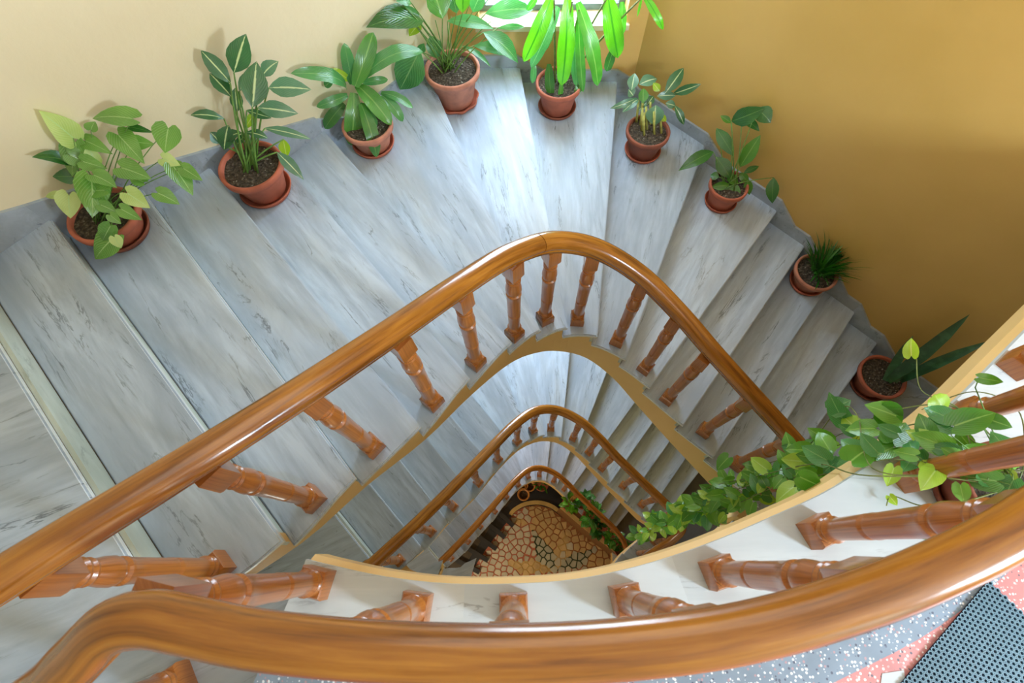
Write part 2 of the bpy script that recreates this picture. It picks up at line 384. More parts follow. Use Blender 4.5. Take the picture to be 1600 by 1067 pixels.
def tread(i, dz, parent, m=MARBLE, z=None):
    z = zt(i, dz) if z is None else z
    ip = inner_path(i); a = Vector(outer[i]); b_ = Vector(outer[i + 1])
    dirA = (a - ip[0]).normalized(); dirB = (b_ - ip[-1]).normalized()
    nB = Vector((dirB.y, -dirB.x)); mid = ip[0]
    if (ip[0] - ip[-1]).dot(nB) > 0: nB = -nB          # pointing on, past nosing i+1
    nA = Vector((dirA.y, -dirA.x))
    if (ip[0] - ip[-1]).dot(nA) > 0: nA = -nA
    ov = .022
    inn = [p - dirA * .022 if k < 4 else p - dirB * .022 for k, p in enumerate(ip)]
    inn[-1] = inn[-1] + nB * ov
    out = [b_ + nB * ov * 1.0] + [Vector(c) for c in reversed(corners.get(i, []))] + [a]
    poly = inn + out
    # local frame along the tread
    o = (ip[0] + ip[-1]) / 2; d = ((a + b_) / 2 - o).normalized(); ang = math.atan2(d.y, d.x)
    R2 = Matrix.Rotation(-ang, 2)
    loc = [R2 @ (p - o) for p in poly]
    bm = bmesh.new()
    vs = [bm.verts.new((p.x, p.y, 0)) for p in loc]
    f = bm.faces.new(vs)
    r = bmesh.ops.extrude_face_region(bm, geom=[f])
    for v in [g for g in r['geom'] if isinstance(g, bmesh.types.BMVert)]: v.co.z -= TH
    bmesh.ops.recalc_face_normals(bm, faces=bm.faces)
    top = [e for e in bm.edges if all(abs(v.co.z) < 1e-6 for v in e.verts)]
    bmesh.ops.bevel(bm, geom=top, offset=.008, segments=2, affect='EDGES')
    me = bpy.data.meshes.new('tread')
    for fc in bm.faces:
        if abs(fc.normal.z) < .92: fc.material_index = 1
    bm.to_mesh(me); bm.free(); me.materials.append(m); me.materials.append(NOSING_LIT)
    inst('tread', me, parent, (o.x, o.y, z), ang)
def riser(i, dz, parent, ztop=None, m=None):
    """upright at nosing i, between tread i-1 (upper) and tread i"""
    a = Vector(inner[i]); b_ = Vector(outer[i]); d = (b_ - a).normalized(); nrm = Vector((-d.y, d.x))
    ip = inner_path(i) if i < 22 else inner_path(0)
    if (ip[-1] - ip[0]).dot(nrm) > 0: nrm = -nrm
    L = (b_ - a).length; ang = math.atan2(d.y, d.x)
    z0 = zt(i, dz); z1 = ztop if ztop is not None else zt(i - 1, dz) - TH
    s = 1 if Vector((-math.sin(ang), math.cos(ang))).dot(nrm) > 0 else -1
    y0, y1 = (0, .02) if s > 0 else (-.02, 0)
    k = MB(); k.box(.0, L, y0, y1, 0, z1 - z0)
    o = k.build('riser', m or MARBLE_RISER, parent); o.location = (a.x, a.y, z0); o.rotation_euler.z = ang
def stringer(i0, i1, dz, parent, zbase=None):
    """plaster face along the well: sawtooth top, smooth sloping lower edge, plus the soffit"""
    k = MB(); s = MB()
    for i in range(i0, i1):
        ip = inner_path(i)
        for j in range(4):
            a, b_ = ip[j], ip[j + 1]
            za = zt(i - 1 + j / 4, dz) - under(i + j / 4); zb = zt(i - 1 + (j + 1) / 4, dz) - under(i + (j + 1) / 4)
            if i == -1: za = zt(-2, dz) - .20 + (zt(-1, dz) - under(0) - zt(-2, dz) + .2) * j / 4; zb = zt(-2, dz) - .20 + (zt(-1, dz) - under(0) - zt(-2, dz) + .2) * (j + 1) / 4
            top = zt(i, dz) - TH
            d = (b_ - a).normalized(); nn = Vector((-d.y, d.x))
            ref = Vector(outer[i]) - a
            if nn.dot(ref) < 0: nn = -nn
            t = nn * .05
            k.add([(*a, za), (*b_, zb), (*(b_ + t), zb), (*(a + t), za), (*a, top), (*b_, top), (*(b_ + t), top), (*(a + t), top)],
                  [(3, 2, 1, 0), (4, 5, 6, 7), (0, 1, 5, 4), (1, 2, 6, 5), (2, 3, 7, 6), (3, 0, 4, 7)])
            oa = Vector(outer[i]).lerp(Vector(outer[i + 1]), j / 4); ob = Vector(outer[i]).lerp(Vector(outer[i + 1]), (j + 1) / 4)
            s.add([(*(a + t * .9), za + .002), (*(b_ + t * .9), zb + .002), (*ob, zb + .002), (*oa, za + .002)], [(0, 1, 2, 3)])
            s.add([(*(a + t * .9), za + .03), (*(b_ + t * .9), zb + .03), (*ob, zb + .03), (*oa, za + .03)], [(0, 1, 2, 3)])
    k.build('stringer', PL_EDGE, parent, fix=False)
    s.build('soffit', PL_EDGE, parent, fix=False)
def skirting(i0, i1, dz, parent):
    for i in range(i0, i1):
        pts = [Vector(outer[i])] + [Vector(c) for c in corners.get(i, [])] + [Vector(outer[i + 1])]
        z = zt(i, dz); k = MB(); tot = sum((pts[q + 1] - pts[q]).length for q in range(len(pts) - 1)); run = 0
        up = RISE
        for q in range(len(pts) - 1):
            a, b_ = pts[q], pts[q + 1]; L = (b_ - a).length
            def H(s_):   # height of the top edge above the tread, s_ metres past nosing i
                if i <= 4: return .13 + up * (1 - s_ / tot)
                r_ = min(.24, tot * .6)
                return .115 + up * max(0, 1 - s_ / r_)
            cuts = sorted({0, L} | {x - run for x in (min(.24, tot * .6),) if run < x < run + L and i > 4})
            for c0, c1 in zip(cuts, cuts[1:]):
                d = (b_ - a).normalized(); pa = a + d * c0; pb = a + d * c1
                k.seg(pa, pb, -.02, z, z + H(run + c0), z, z + H(run + c1))
            run += L
        k.build('skirting', MARBLE_SKIRT, parent)

# ------------------------------------------------------------------ room shell
ZG = ZC - 12.9; ZTOP = 3.0
def wallseg(name, a, b_, m, holes=(), t=.25):
    """a->b, thickness to the left; holes = (s0, s1, z0, z1) along the wall"""
    a = Vector(a); b_ = Vector(b_); d = (b_ - a).normalized(); k = MB(); L = (b_ - a).length
    if not holes: k.seg(a, b_, t, ZG, ZTOP)
    else:
        s0, s1 = holes[0][0], holes[0][1]
        k.seg(a, a + d * s0, t, ZG, ZTOP); k.seg(a + d * s1, b_, t, ZG, ZTOP)
        zs = [ZG] + [z for h in sorted(holes, key=lambda h: h[2]) for z in h[2:4]] + [ZTOP]
        for z0, z1 in zip(zs[::2], zs[1::2]): k.seg(a + d * s0, a + d * s1, t, z0, z1)
    return tag(k.build(name, m), kind='structure')
wallseg('wall_left', (-.54, 3.9), (-3.49, .605), PL_LEFT, t=-.25)
WX0, WX1 = -.30, .86; SILL = -.86
holes = [(WX0 + .54, WX1 + .54, SILL - dz, SILL + 2.0 - dz) for dz in (0, 3.344, 7.56)]
wallseg('wall_back', (-.54, 3.9), (1.03, 3.9), PL_BACK, holes)
wallseg('wall_right', (1.03, 3.9), (4.0, .93), PL_RIGHT)
wallseg('wall_east', (4.0, .93), (4.0, RY), PL_RIGHT, [(2.0, 3.3, 1.0, 2.5)])
wallseg('wall_rear', (4.0, RY), (-3.49, RY), PL_LEFT)
wallseg('wall_west', (-3.49, RY), (-3.49, .605), PL_LEFT)
k = MB(); k.box(-3.8, 4.3, RY - .3, 4.2, ZTOP, ZTOP + .1); tag(k.build('ceiling', PL_CEIL), kind='structure')
for n_, dz in enumerate((0, 3.344, 7.56)):
    wn = bpy.data.objects.new('window_%d' % (n_ + 1), None); COL.objects.link(wn); wn.location = (0, 0, 0); tag(wn, kind='structure')
    z0, z1 = SILL - dz, SILL + 2.0 - dz
    k = MB(); k.box(WX0 - .03, WX1 + .03, 3.86, 4.16, z0 - .03, z0 + .012); k.build('sill', CREAM_SILL, wn)
    fr = MB(); y0, y1 = 4.05, 4.10
    fr.box(WX0, WX1, y0, y1, z0, z0 + .06); fr.box(WX0, WX1, y0, y1, z1 - .06, z1)
    fr.box(WX0, WX0 + .05, y0, y1, z0 + .06, z1 - .06); fr.box(WX1 - .05, WX1, y0, y1, z0 + .06, z1 - .06)
    fr.box(.24, .29, y0, y1, z0 + .06, z1 - .06)
    f_ = fr.build('frame', DARK_FR, wn)
    for (a, b_) in ((WX0 + .05, .24), (.29, WX1 - .05)):
        p = MB(); p.box(a, b_, 4.07, 4.075, z0 + .06, z1 - .06); p.build('pane', GLASS, wn)
    g = MB()
    for q in range(9): g.box(WX0 + .05, WX1 - .05, 4.115, 4.13, z0 + .14 + q * .2, z0 + .155 + q * .2)
    g.build('grille', DARK_FR, wn)
wn = bpy.data.objects.new('window_4', None); COL.objects.link(wn); tag(wn, kind='structure')
g = MB()
for (a0, a1, b0, b1) in ((-2.37, -1.07, 1.0, 1.06), (-2.37, -1.07, 2.44, 2.5), (-2.37, -2.32, 1.06, 2.44), (-1.12, -1.07, 1.06, 2.44), (-1.745, -1.695, 1.06, 2.44)):
    g.box(4.05, 4.1, a0, a1, b0, b1)
g.build('frame', DARK_FR, wn)

# ------------------------------------------------------------------ staircases
flights = [(0.0, -1, 21, 'uppermost marble flight winding down past the row of potted plants', 'marble stair flight'),
           (3.344, -1, 21, 'middle marble flight seen through the well under the second handrail', 'marble stair flight'),
           (7.56, -1, 20, 'lowest marble flight around the mosaic floor', 'marble stair flight')]
GREYT = {14}
for dz, i0, i1, lab, grp in flights:
    st = empty('staircase', (0, 0, 0), lab, 'stairs')
    if dz > 5:       # the ground flight runs straight on past the right hand corner
        for q in range(15, 22): inner[q] = (2.03, .38 - .3 * (q - 14)); outer[q] = (4.0, .3 - .3 * (q - 14))
        corners.clear(); corners.update({-1: [(-3.49, RY), (-3.49, .605)], 6: [(-.54, 3.9)], 8: [(1.03, 3.9)], 14: [(4.0, .93)]})
        _lp, _ids = cr_spline([Vector((*inner[k], 0)) for k in range(0, 22)], 4)
    for i in range(i0 if dz == 0 else 0, i1):
        if dz == 0 and i > 15: break
        tread(i, dz, st, GREY_FL if i in GREYT and dz else MARBLE)
    if dz:              # winder 21 of the storey above reaches nosing 22
        tread(21 - 22, dz, st)
    for i in range(-1 if dz == 0 else 0, (16 if dz == 0 else i1)):
        riser(i, dz, st, ztop=(zt(-2, dz) - TH if i == -1 else None))
    stringer(-1 if dz == 0 else 0, 16 if dz == 0 else i1, dz, st)
    if 0 < dz < 5: stringer(-1, 0, dz, st)
    skirting(0, 15 if dz == 0 else 17, dz, st)

# landing slab at the top: marble edging, terrazzo, plaster edge
gpx = [(487, 877), (515, 883), (600, 901), (700, 912), (805, 912), (900, 905), (1000, 884), (1100, 852), (1210, 806), (1310, 758), (1420, 682), (1500, 620), (1590, 530)]
gl_ = [at(u, v, 1.93).xy for u, v in gpx]
gl_[0] = Vector((-.745, -.012))
dlast = (gl_[-1] - gl_[-2]).normalized()
tt = (4.93 - gl_[-1].x - gl_[-1].y) / (dlast.x + dlast.y); gl_.append(gl_[-1] + dlast * tt)
gsm, _ = cr_spline([Vector((p.x, p.y, 0)) for p in gl_], 4); gsm = [p.xy for p in gsm]
def offs(path, d):
    out = []
    for i, p in enumerate(path):
        t = (path[min(i + 1, len(path) - 1)] - path[max(i - 1, 0)]).normalized(); out.append(p + Vector((t.y, -t.x)) * d)
    return out
def onend(path):
    p = path[0]; path[0] = Vector((-.76 - .291 * (-.06 - p.y) - .005, p.y)); return path
e_in = offs(gsm, -.0); e_out = onend(offs(gsm, .30)); e_grey = onend(offs(gsm, .50))
land = bpy.data.objects.new('floor', None); COL.objects.link(land); tag(land, kind='structure')
def strip(name, A, B, z0, z1, m, parent, i0=0, i1=None):
    A = A[i0:i1]; B = B[i0:i1]; n = len(A); v = []; f = []
    for a, b_ in zip(A, B): v += [(*a, z0), (*b_, z0), (*b_, z1), (*a, z1)]
    for i in range(n - 1):
        for q in range(4): f.append((i * 4 + q, i * 4 + (q + 1) % 4, (i + 1) * 4 + (q + 1) % 4, (i + 1) * 4 + q))
    f += [(0, 1, 2, 3), tuple((n - 1) * 4 + q for q in (3, 2, 1, 0))]
    return fixn(mesh(name, v, f, m, parent))
n = len(gsm)
cut = [0, n // 4, n // 2, 3 * n // 4, n]
for a, b_ in zip(cut, cut[1:]): strip('edging_slab', e_in, e_out, -.03, 0, MARBLE_EDGE, land, a, min(b_ + 1, n))
strip('terrazzo_band', e_out, e_grey, -.03, 0, TZ_GREY, land)
# pink field: from the grey band to the rear wall
v = []; f = []
A = e_grey
for i, a in enumerate(A):
    xx = a.x if a.x < 3.9 else 3.9
    v += [(a.x, a.y, 0), (max(-1.51, min(4.0, a.x * 1.4 - .46)), RY, 0), (a.x, a.y, -.03), (max(-1.51, min(4.0, a.x * 1.4 - .46)), RY, -.03)]
for i in range(len(A) - 1):
    f += [(i * 4, i * 4 + 1, i * 4 + 5, i * 4 + 4), (i * 4 + 2, i * 4 + 6, i * 4 + 7, i * 4 + 3)]
nv = len(v); v += [(4.0, .93, 0), (4.0, RY, 0)]
f.append(((len(A) - 1) * 4, (len(A) - 1) * 4 + 1, nv + 1, nv))
fixn(mesh('terrazzo_field', v, f, TZ_PINK, land))
k = MB(); k.prism([at(1378, 1052, 1.93).xy, at(1412, 1047, 1.93).xy, at(1420, 1110, 1.93).xy, at(1370, 1110, 1.93).xy], -.002, .0015)
k.build('marble_inlay', MARBLE_EDGE, land)
fas_o = offs(gsm, -.018); fas_m = offs(gsm, .04); fas_t = offs(gsm, .012)
v = []; f = []
for i in range(n):
    v += [(*fas_t[i], -.03), (*fas_o[i], -.07), (*fas_o[i], -.20), (*fas_m[i], -.20), (*fas_m[i], -.03)]
for i in range(n - 1):
    for q in range(5): f.append((i * 5 + q, i * 5 + (q + 1) % 5, (i + 1) * 5 + (q + 1) % 5, (i + 1) * 5 + q))
f += [(0, 1, 2, 3, 4), tuple((n - 1) * 5 + q for q in (4, 3, 2, 1, 0))]
fixn(mesh('fascia', v, f, PL_EDGE, land))
v = []; f = []
for i, a in enumerate(fas_m):
    v += [(a.x, a.y, -.19), (max(-1.51, min(4.0, a.x * 1.4 - .46)), RY, -.19), (a.x, a.y, -.03), (max(-1.51, min(4.0, a.x * 1.4 - .46)), RY, -.03)]
for i in range(n - 1): f += [(i * 4, i * 4 + 1, i * 4 + 5, i * 4 + 4), (i * 4 + 2, i * 4 + 6, i * 4 + 7, i * 4 + 3)]
nv = len(v); v += [(4.0, .93, -.19), (4.0, RY, -.19)]; f.append(((n - 1) * 4, nv, nv + 1, (n - 1) * 4 + 1))
mesh('slab', v, f, PL_EDGE, land)

# rubber mat with round holes on a hexagonal grid
M0 = at(1544, 911, 1.93).xy; M1 = at(1411, 1067, 1.93).xy
md = (M1 - M0).normalized(); mn = Vector((-md.y, md.x))
if mn.x < 0: mn = -mn
mat_e = empty('rubber_mat', (M0.x, M0.y, 0.0), 'blue grey rubber mat with round holes on the terrazzo', 'mat')
pitch = .0158; v = []; f = []
rows = 44; cols = 44
for r_ in range(rows):
    for c in range(cols):
        px_ = (c + .5 * (r_ % 2)) * pitch; py_ = r_ * pitch * .866
        b0 = len(v)
        for ring in (0, 1, 2):
            for q in range(12):
                t = math.radians(30 * q + 30)
                if ring == 0:
                    rad = pitch / 2 / math.cos((math.radians(30 * q) + math.radians(30)) % math.radians(60) - math.radians(30)); z = .009
                elif ring == 1: rad = pitch * .33; z = .009
                else: rad = pitch * .33; z = .002
                v.append((px_ + rad * math.cos(t), py_ + rad * math.sin(t), z))
        for ring in (0, 1):
            for q in range(12):
                q2 = (q + 1) % 12; f.append((b0 + ring * 12 + q, b0 + ring * 12 + q2, b0 + (ring + 1) * 12 + q2, b0 + (ring + 1) * 12 + q))
mw = Matrix(((md.x, mn.x, 0, 0), (md.y, mn.y, 0, 0), (0, 0, 1, 0), (0, 0, 0, 1)))
h_ = mesh('honeycomb', v, f, RUBBER, mat_e); h_.matrix_local = mw; tag(h_, kind='stuff')
k = MB(); k.box(-.006, cols * pitch, -.006, rows * pitch * .866, .0, .002); h_ = k.build('backing', RUBBER_D, mat_e); h_.matrix_local = mw

# ------------------------------------------------------------------ balustrades
def baluster_mesh():
    prof = [(0, .075), (.040, .08), (.046, .088), (.046, .100), (.038, .108), (.045, .118), (.047, .128), (.038, .14), (.036, .15), (.038, .17), (.0405, .30), (.0405, .312),
            (.0365, .318), (.0365, .326), (.0415, .332), (.0415, .345), (.040, .36), (.0425, .50), (.043, .548), (.046, .555), (.046, .57), (.037, .577), (.037, .585), (.044, .593), (.048, .61),
            (.046, .64), (.040, .675), (.036, .69), (.041, .698), (.043, .706), (.036, .716), (.042, .724), (.044, .734), (.036, .748), (.033, .752), (0, .752)]
    v, f, uv = lathe([(r * .93, z) for r, z in prof], 20)
    def blk(w0, w1, z0, z1, ch):
        b0 = len(v)
        for (w_, z) in ((w0, z0), (w0, z1 - ch), (w1, z1)):
            for q in range(4):
                sx = (1, -1, -1, 1)[q]; sy = (1, 1, -1, -1)[q]; v.append((sx * w_, sy * w_, z)); uv.append((z, (q + .3) / 4))
        for l in range(2):
            for q in range(4):
                q2 = (q + 1) % 4; f.append((b0 + l * 4 + q, b0 + l * 4 + q2, b0 + (l + 1) * 4 + q2, b0 + (l + 1) * 4 + q))
        f.append((b0 + 3, b0 + 2, b0 + 1, b0)); f.append((b0 + 8, b0 + 9, b0 + 10, b0 + 11))
    blk(.046, .040, 0, .088, .012)
    b0 = len(v)
    for (w_, z) in ((.034, .745), (.040, .765), (.038, .884)):
        for q in range(4):
            sx = (1, -1, -1, 1)[q]; sy = (1, 1, -1, -1)[q]; v.append((sx * w_, sy * w_, z)); uv.append((z, (q + .3) / 4))
    for l in range(2):
        for q in range(4):
            q2 = (q + 1) % 4; f.append((b0 + l * 4 + q, b0 + l * 4 + q2, b0 + (l + 1) * 4 + q2, b0 + (l + 1) * 4 + q))
    f.append((b0 + 3, b0 + 2, b0 + 1, b0)); f.append((b0 + 8, b0 + 9, b0 + 10, b0 + 11))
    me = bpy.data.meshes.new('baluster'); me.from_pydata(v, [], f)
    l = me.uv_layers.new(name='UVMap')
    for lp in me.loops: l.data[lp.index].uv = uv[lp.vertex_index]
    bm = bmesh.new(); bm.from_mesh(me); bmesh.ops.recalc_face_normals(bm, faces=bm.faces)
    for fc in bm.faces: fc.smooth = len(fc.verts) == 4 and abs(fc.normal.z) < .95
    for e in bm.edges:
        if len(e.link_faces) == 2 and e.calc_face_angle(0) > .6: e.smooth = False
    bm.to_mesh(me); bm.free(); me.materials.append(WOOD_B)
    return me
BAL = baluster_mesh()
# handrail section: rounded cap, side groove, narrower foot (x across, z up from the rail underside)
half = [(.0, .0), (.030, 0), (.034, .004), (.034, .016), (.043, .022), (.047, .026), (.044, .031), (.040, .035), (.046, .040), (.056, .045), (.060, .056), (.056, .070), (.044, .083), (.026, .091), (0, .094)]
half = [(x * .92, z * 1.2) for x, z in half]
RPROF = half + [(-x, z) for x, z in reversed(half[1:-1])]
def handrail(pts, parent, name='handrail', label=None, sc=None):
    v = []; f = []; uv = []; s = 0; m_ = len(RPROF)
    per = [0]
    for a, b_ in zip(RPROF, RPROF[1:]): per.append(per[-1] + math.hypot(a[0] - b_[0], a[1] - b_[1]))
    for i, p in enumerate(pts):
        d = (pts[min(i + 1, len(pts) - 1)] - pts[max(i - 1, 0)]).normalized()
        if i: s += (pts[i] - pts[i - 1]).length
        side = Vector((-d.y, d.x, 0)).normalized(); up = d.cross(side) * -1
        if up.z < 0: up = -up
        for q, (x_, z_) in enumerate(RPROF): v.append(p + side * x_ * (sc[i] if sc else 1) + up * z_ * (sc[i] if sc else 1)); uv.append((s, per[q]))
    for i in range(len(pts) - 1):
        for q in range(m_):
            q2 = (q + 1) % m_; f.append((i * m_ + q, i * m_ + q2, (i + 1) * m_ + q2, (i + 1) * m_ + q))
    f += [tuple(range(m_)), tuple(reversed(range((len(pts) - 1) * m_, len(pts) * m_)))]
    o = fixn(mesh(name, v, f, WOOD, parent, True, uv))
    bm = bmesh.new(); bm.from_mesh(o.data)
    for e in bm.edges:
        if len(e.link_faces) == 2 and e.calc_face_angle(0) > .9: e.smooth = False
    bm.to_mesh(o.data); bm.free()
    if label: o['label'] = label
    return o
feet = {0: (-1.209, -.043), 1: (-.932, .235), 2: (-.728, .50), 3: (-.468, .775), 4: (-.253, 1.058), 5: (-.025, 1.305), 6: (.179, 1.484), 7: (.415, 1.544),
        8: (.72, 1.447), 9: (.939, 1.287), 10: (1.124, 1.098), 11: (1.418, .882), 12: (1.684, .653), 13: (1.88, .47)}
lower_more = {14: (2.04, .34), 15: (1.92, .18), 16: (1.68, .03), 17: (1.45, -.12), 18: (1.15, -.40), 19: (.75, -.62)}
ground_more = {14: (2.08, .28), 15: (2.16, .02), 16: (2.2, -.3)}
def yaw(P, i):
    a = P[max(0, i - 1)]; b_ = P[min(len(P) - 1, i + 1)]; return math.atan2(b_.y - a.y, b_.x - a.x)
HB = .87
def fair(P, it=4):
    P = [p.copy() for p in P]
    for k_ in range(it):
        for lam in (.5, -.52):
            Q = [p.copy() for p in P]
            for i in range(1, len(P) - 1): Q[i] = P[i] + ((P[i - 1] + P[i + 1]) / 2 - P[i]) * lam
            P = Q
    return P
def railz(i, dz): return zt(i, dz) + HB
def bal(p, z, ang, parent):
    inst('baluster', BAL, parent, (p[0], p[1], z), ang)
gfeet = [at(u, v_, 1.93) for u, v_ in [(503, 898), (655, 940), (803, 945), (975, 935), (1118, 893), (1272, 830), (1412, 743), (1503, 652), (1582, 572)]]
_o = offs([p.xy for p in gfeet], .022); gfeet = [p.xy.lerp(q, max(0, 1 - i / 3)) for i, (p, q) in enumerate(zip(gfeet, _o))]
# top balustrade: landing guard, tight turn, then down the flight
b1 = empty('balustrade', (0, 0, 0), 'nearest turned wood balustrade, along the landing and down the top flight', 'balustrade')
last = gfeet[-1]; ext = last + (gfeet[-1] - gfeet[-3]).normalized() * .75
Pg = [ext] + list(reversed(gfeet))
gp = [at(u, v_, 1.0) for u, v_ in [(1900, 530), (1750, 700), (1600, 818), (1450, 896), (1300, 952), (1150, 991), (1000, 1012), (850, 1022), (700, 1022), (550, 1015), (400, 999), (300, 979), (235, 967)]]
gp = [Vector((p.x, p.y, HB)) for p in gp]
turn = [Vector((*at(180, 977, 1.01).xy, HB - .01)), Vector((*at(125, 1022, 1.04).xy, HB - .05)), Vector((*at(60, 1085, 1.09).xy, HB - .10)), Vector((-1.07, -.36, HB - .15)), Vector((-1.2, -.42, HB - .19)), Vector((-1.33, -.37, HB - .23)), Vector((-1.36, -.24, HB - .265)), Vector((-1.30, -.125, HB - .295))]
main = fair([Vector((*feet[i], railz(i, 0))) for i in range(0, 14)])
path2, _ = cr_spline(gp + turn + main + [Vector((2.02, .24, railz(14, 0)))], 6)
# split at the joint near the crown of the well
ji = min(range(len(path2)), key=lambda q: (path2[q] - Vector((.06, 1.40, path2[q].z))).length)
ng = len(gp) * 6
handrail(path2[:ji + 1], b1, sc=[.86 + .14 * max(0, min(1, (q - ng) / 40)) for q in range(ji + 1)])
J = path2[ji]; dj = (path2[ji + 1] - J).normalized()
handrail([J + dj * .004] + path2[ji + 1:], b1)
for i, p in enumerate(gfeet): bal(p, 0, yaw(gfeet, i), b1)
fl = [Vector((*feet[i], 0)) for i in range(14)]
for i in range(14): bal(feet[i], zt(i), yaw(fl, i), b1)
bal((-1.19, -.40), zt(-1), .6, b1)
# lower balustrades
for dz, lab, upto in ((3.344, 'middle turned wood balustrade seen one storey down the stairwell', 19), (7.56, 'lowest turned wood balustrade around the mosaic floor', 16)):
    bl = empty('balustrade', (0, 0, -dz), lab, 'balustrade')
    fe = dict(feet); fe.update(lower_more if dz < 5 else ground_more)
    if upto < 19: fe = {k_: v_ for k_, v_ in fe.items() if k_ <= upto}
    ks = sorted(fe)
    pts = [Vector((-.75, -.19, railz(-1.6, 0))), Vector((-1.0, -.27, railz(-1.3, 0))), Vector((-1.2, -.30, railz(-1, 0))), Vector((-1.30, -.22, railz(-.7, 0))), Vector((-1.28, -.11, railz(-.3, 0)))] + fair([Vector((*fe[i], railz(i, 0))) for i in ks], 2)
    if dz > 5: pts = pts[4:]
    pp, _ = cr_spline(pts, 5)
    handrail(pp, bl)
    P = [Vector((*fe[i], 0)) for i in ks]
    for i in ks: bal(fe[i], zt(i, 0), yaw(P, i), bl)

# ------------------------------------------------------------------ leaves
PROFILES = {
    'ovate': [(0, .06), (.12, .50), (.3, .92), (.45, 1), (.62, .88), (.8, .55), (.93, .2), (1, .0)],
    'lance': [(0, .10), (.12, .45), (.3, .85), (.5, 1), (.7, .82), (.85, .5), (.95, .18), (1, 0)],
    'strap': [(0, .40), (.1, .6), (.2, .78), (.32, .92), (.45, 1), (.58, 1), (.7, .94), (.8, .84), (.88, .68), (.95, .42), (1, .02)],
    'arrow': [(-.12, .42), (0, .80), (.15, 1), (.35, .92), (.55, .72), (.75, .45), (.92, .15), (1, 0)],
    'heart': [(-.10, .45), (.02, .85), (.18, 1), (.4, .95), (.6, .75), (.8, .42), (.93, .15), (1, 0)],
    'sword': [(0, .55), (.25, .9), (.5, 1), (.75, .75), (.92, .3), (1, 0)]}
def leaf_geo(B, T, w_, shape='ovate', bend=.12, fold=.18, wave=.0, up=None, rnd=R, face=None):
    B = Vector(B); T = Vector(T); ch = T - B; L = ch.length
    if up is None:
        c_ = Vector((.2 - B.x, .3 - B.y, 0)) if face is None else face
        up = (Vector((0, 0, 1)) + (c_.normalized() if c_.length > .1 else c_) * .75).normalized()
    d = ch.normalized(); side = d.cross(up)
    if side.length < .25: side = d.cross(Vector((rnd.uniform(-1, 1), -1, .2)))
    side.normalize(); nrm = side.cross(d).normalized()
    roll = rnd.uniform(-.35, .35); side = (side * math.cos(roll) + nrm * math.sin(roll)).normalized(); nrm = side.cross(d).normalized()
    mid = (B + T) / 2 + nrm * bend * L * 2
    prof = PROFILES[shape]; v = []; uv = []; f = []; cw = (-1, -.55, 0, .55, 1)
    ph = rnd.uniform(0, 6)
    for t, wd in prof:
        tc = max(t, 0)
        p = B * (1 - tc) ** 2 + mid * 2 * tc * (1 - tc) + T * tc * tc
        if t < 0: p = B + (B - mid).normalized() * (-t) * L
        for c in cw:
            q = p + side * (c * wd * w_ / 2) + nrm * (abs(c) * fold * wd * w_ / 2)
            if t < .03 and abs(c) > .5 and shape in ('arrow', 'heart'): q = q - d * (.10 * L * abs(c))
            if t < 0 and c == 0: q = B.copy()
            if wave and abs(c) == 1: q = q + nrm * wave * w_ * math.sin(t * 16 + ph + c)
            v.append(q); uv.append((max(0, min(1, t)), .5 + c / 2))
    for i in range(len(prof) - 1):
        for c in range(4): f.append((i * 5 + c, i * 5 + c + 1, (i + 1) * 5 + c + 1, (i + 1) * 5 + c))
    return v, f, uv
def leaf(parent, org, B, T, w_, shape, m, **kw):
    v, f, uv = leaf_geo(B, T, w_, shape, **kw)
    o = mesh('leaf', [p - org for p in v], f, m, parent, True, uv)
    return o
def arc(a, b_, lift=.1, n=6, sag=0):
    a = Vector(a); b_ = Vector(b_); mid = a.lerp(b_, .45); mid.z += (b_ - a).length * lift + sag
    return [a * (1 - t) ** 2 + mid * 2 * t * (1 - t) + b_ * t * t for t in [i / (n - 1) for i in range(n)]]

def pot(parent, h, r, m, rimh=.045, msauc=None, seg=40, scallop=False):
    rb = r * .66
    prof = [(0, .012), (rb * .96, .012), (rb, .02), (r * .86, h - rimh - .008), (r * .90, h - rimh), (r * .99, h - rimh + .004), (r, h - rimh * .5), (r, h - .006), (r * .975, h), (r * .90, h), (r * .88, h - .01), (r * .84, h - rimh), (rb * .9, .03), (0, .03)]
    v, f, uv = lathe(prof, seg)
    fixn(mesh('pot', v, f, m, parent, True, uv))
    sr = r * .86
    sp = [(0, 0), (sr * .84, 0), (sr * .92, .006), (sr, .034), (sr * .985, .040), (sr * .94, .038), (sr * .86, .011), (0, .010)]
    v, f, uv = lathe(sp, seg)
    if scallop: v = [(x * (1 + .04 * math.sin(9 * math.atan2(y, x))), y * (1 + .04 * math.sin(9 * math.atan2(y, x))), z) for x, y, z in v]
    fixn(mesh('saucer', v, f, msauc or m, parent, True, uv))
    # uneven soil
    sv = [(0, 0, h - rimh * .6)]; sf = []
    for ring in range(1, 6):
        for q in range(24):
            t = 2 * math.pi * q / 24; rr = r * .865 * ring / 5
            sv.append((rr * math.cos(t), rr * math.sin(t), h - rimh * .6 + R.uniform(-.006, .008)))
    for q in range(24): sf.append((0, 1 + q, 1 + (q + 1) % 24))
    for ring in range(4):
        for q in range(24):
            a = 1 + ring * 24; sf.append((a + q, a + 24 + q, a + 24 + (q + 1) % 24, a + (q + 1) % 24))
    mesh('soil', sv, sf, SOIL, parent, True)

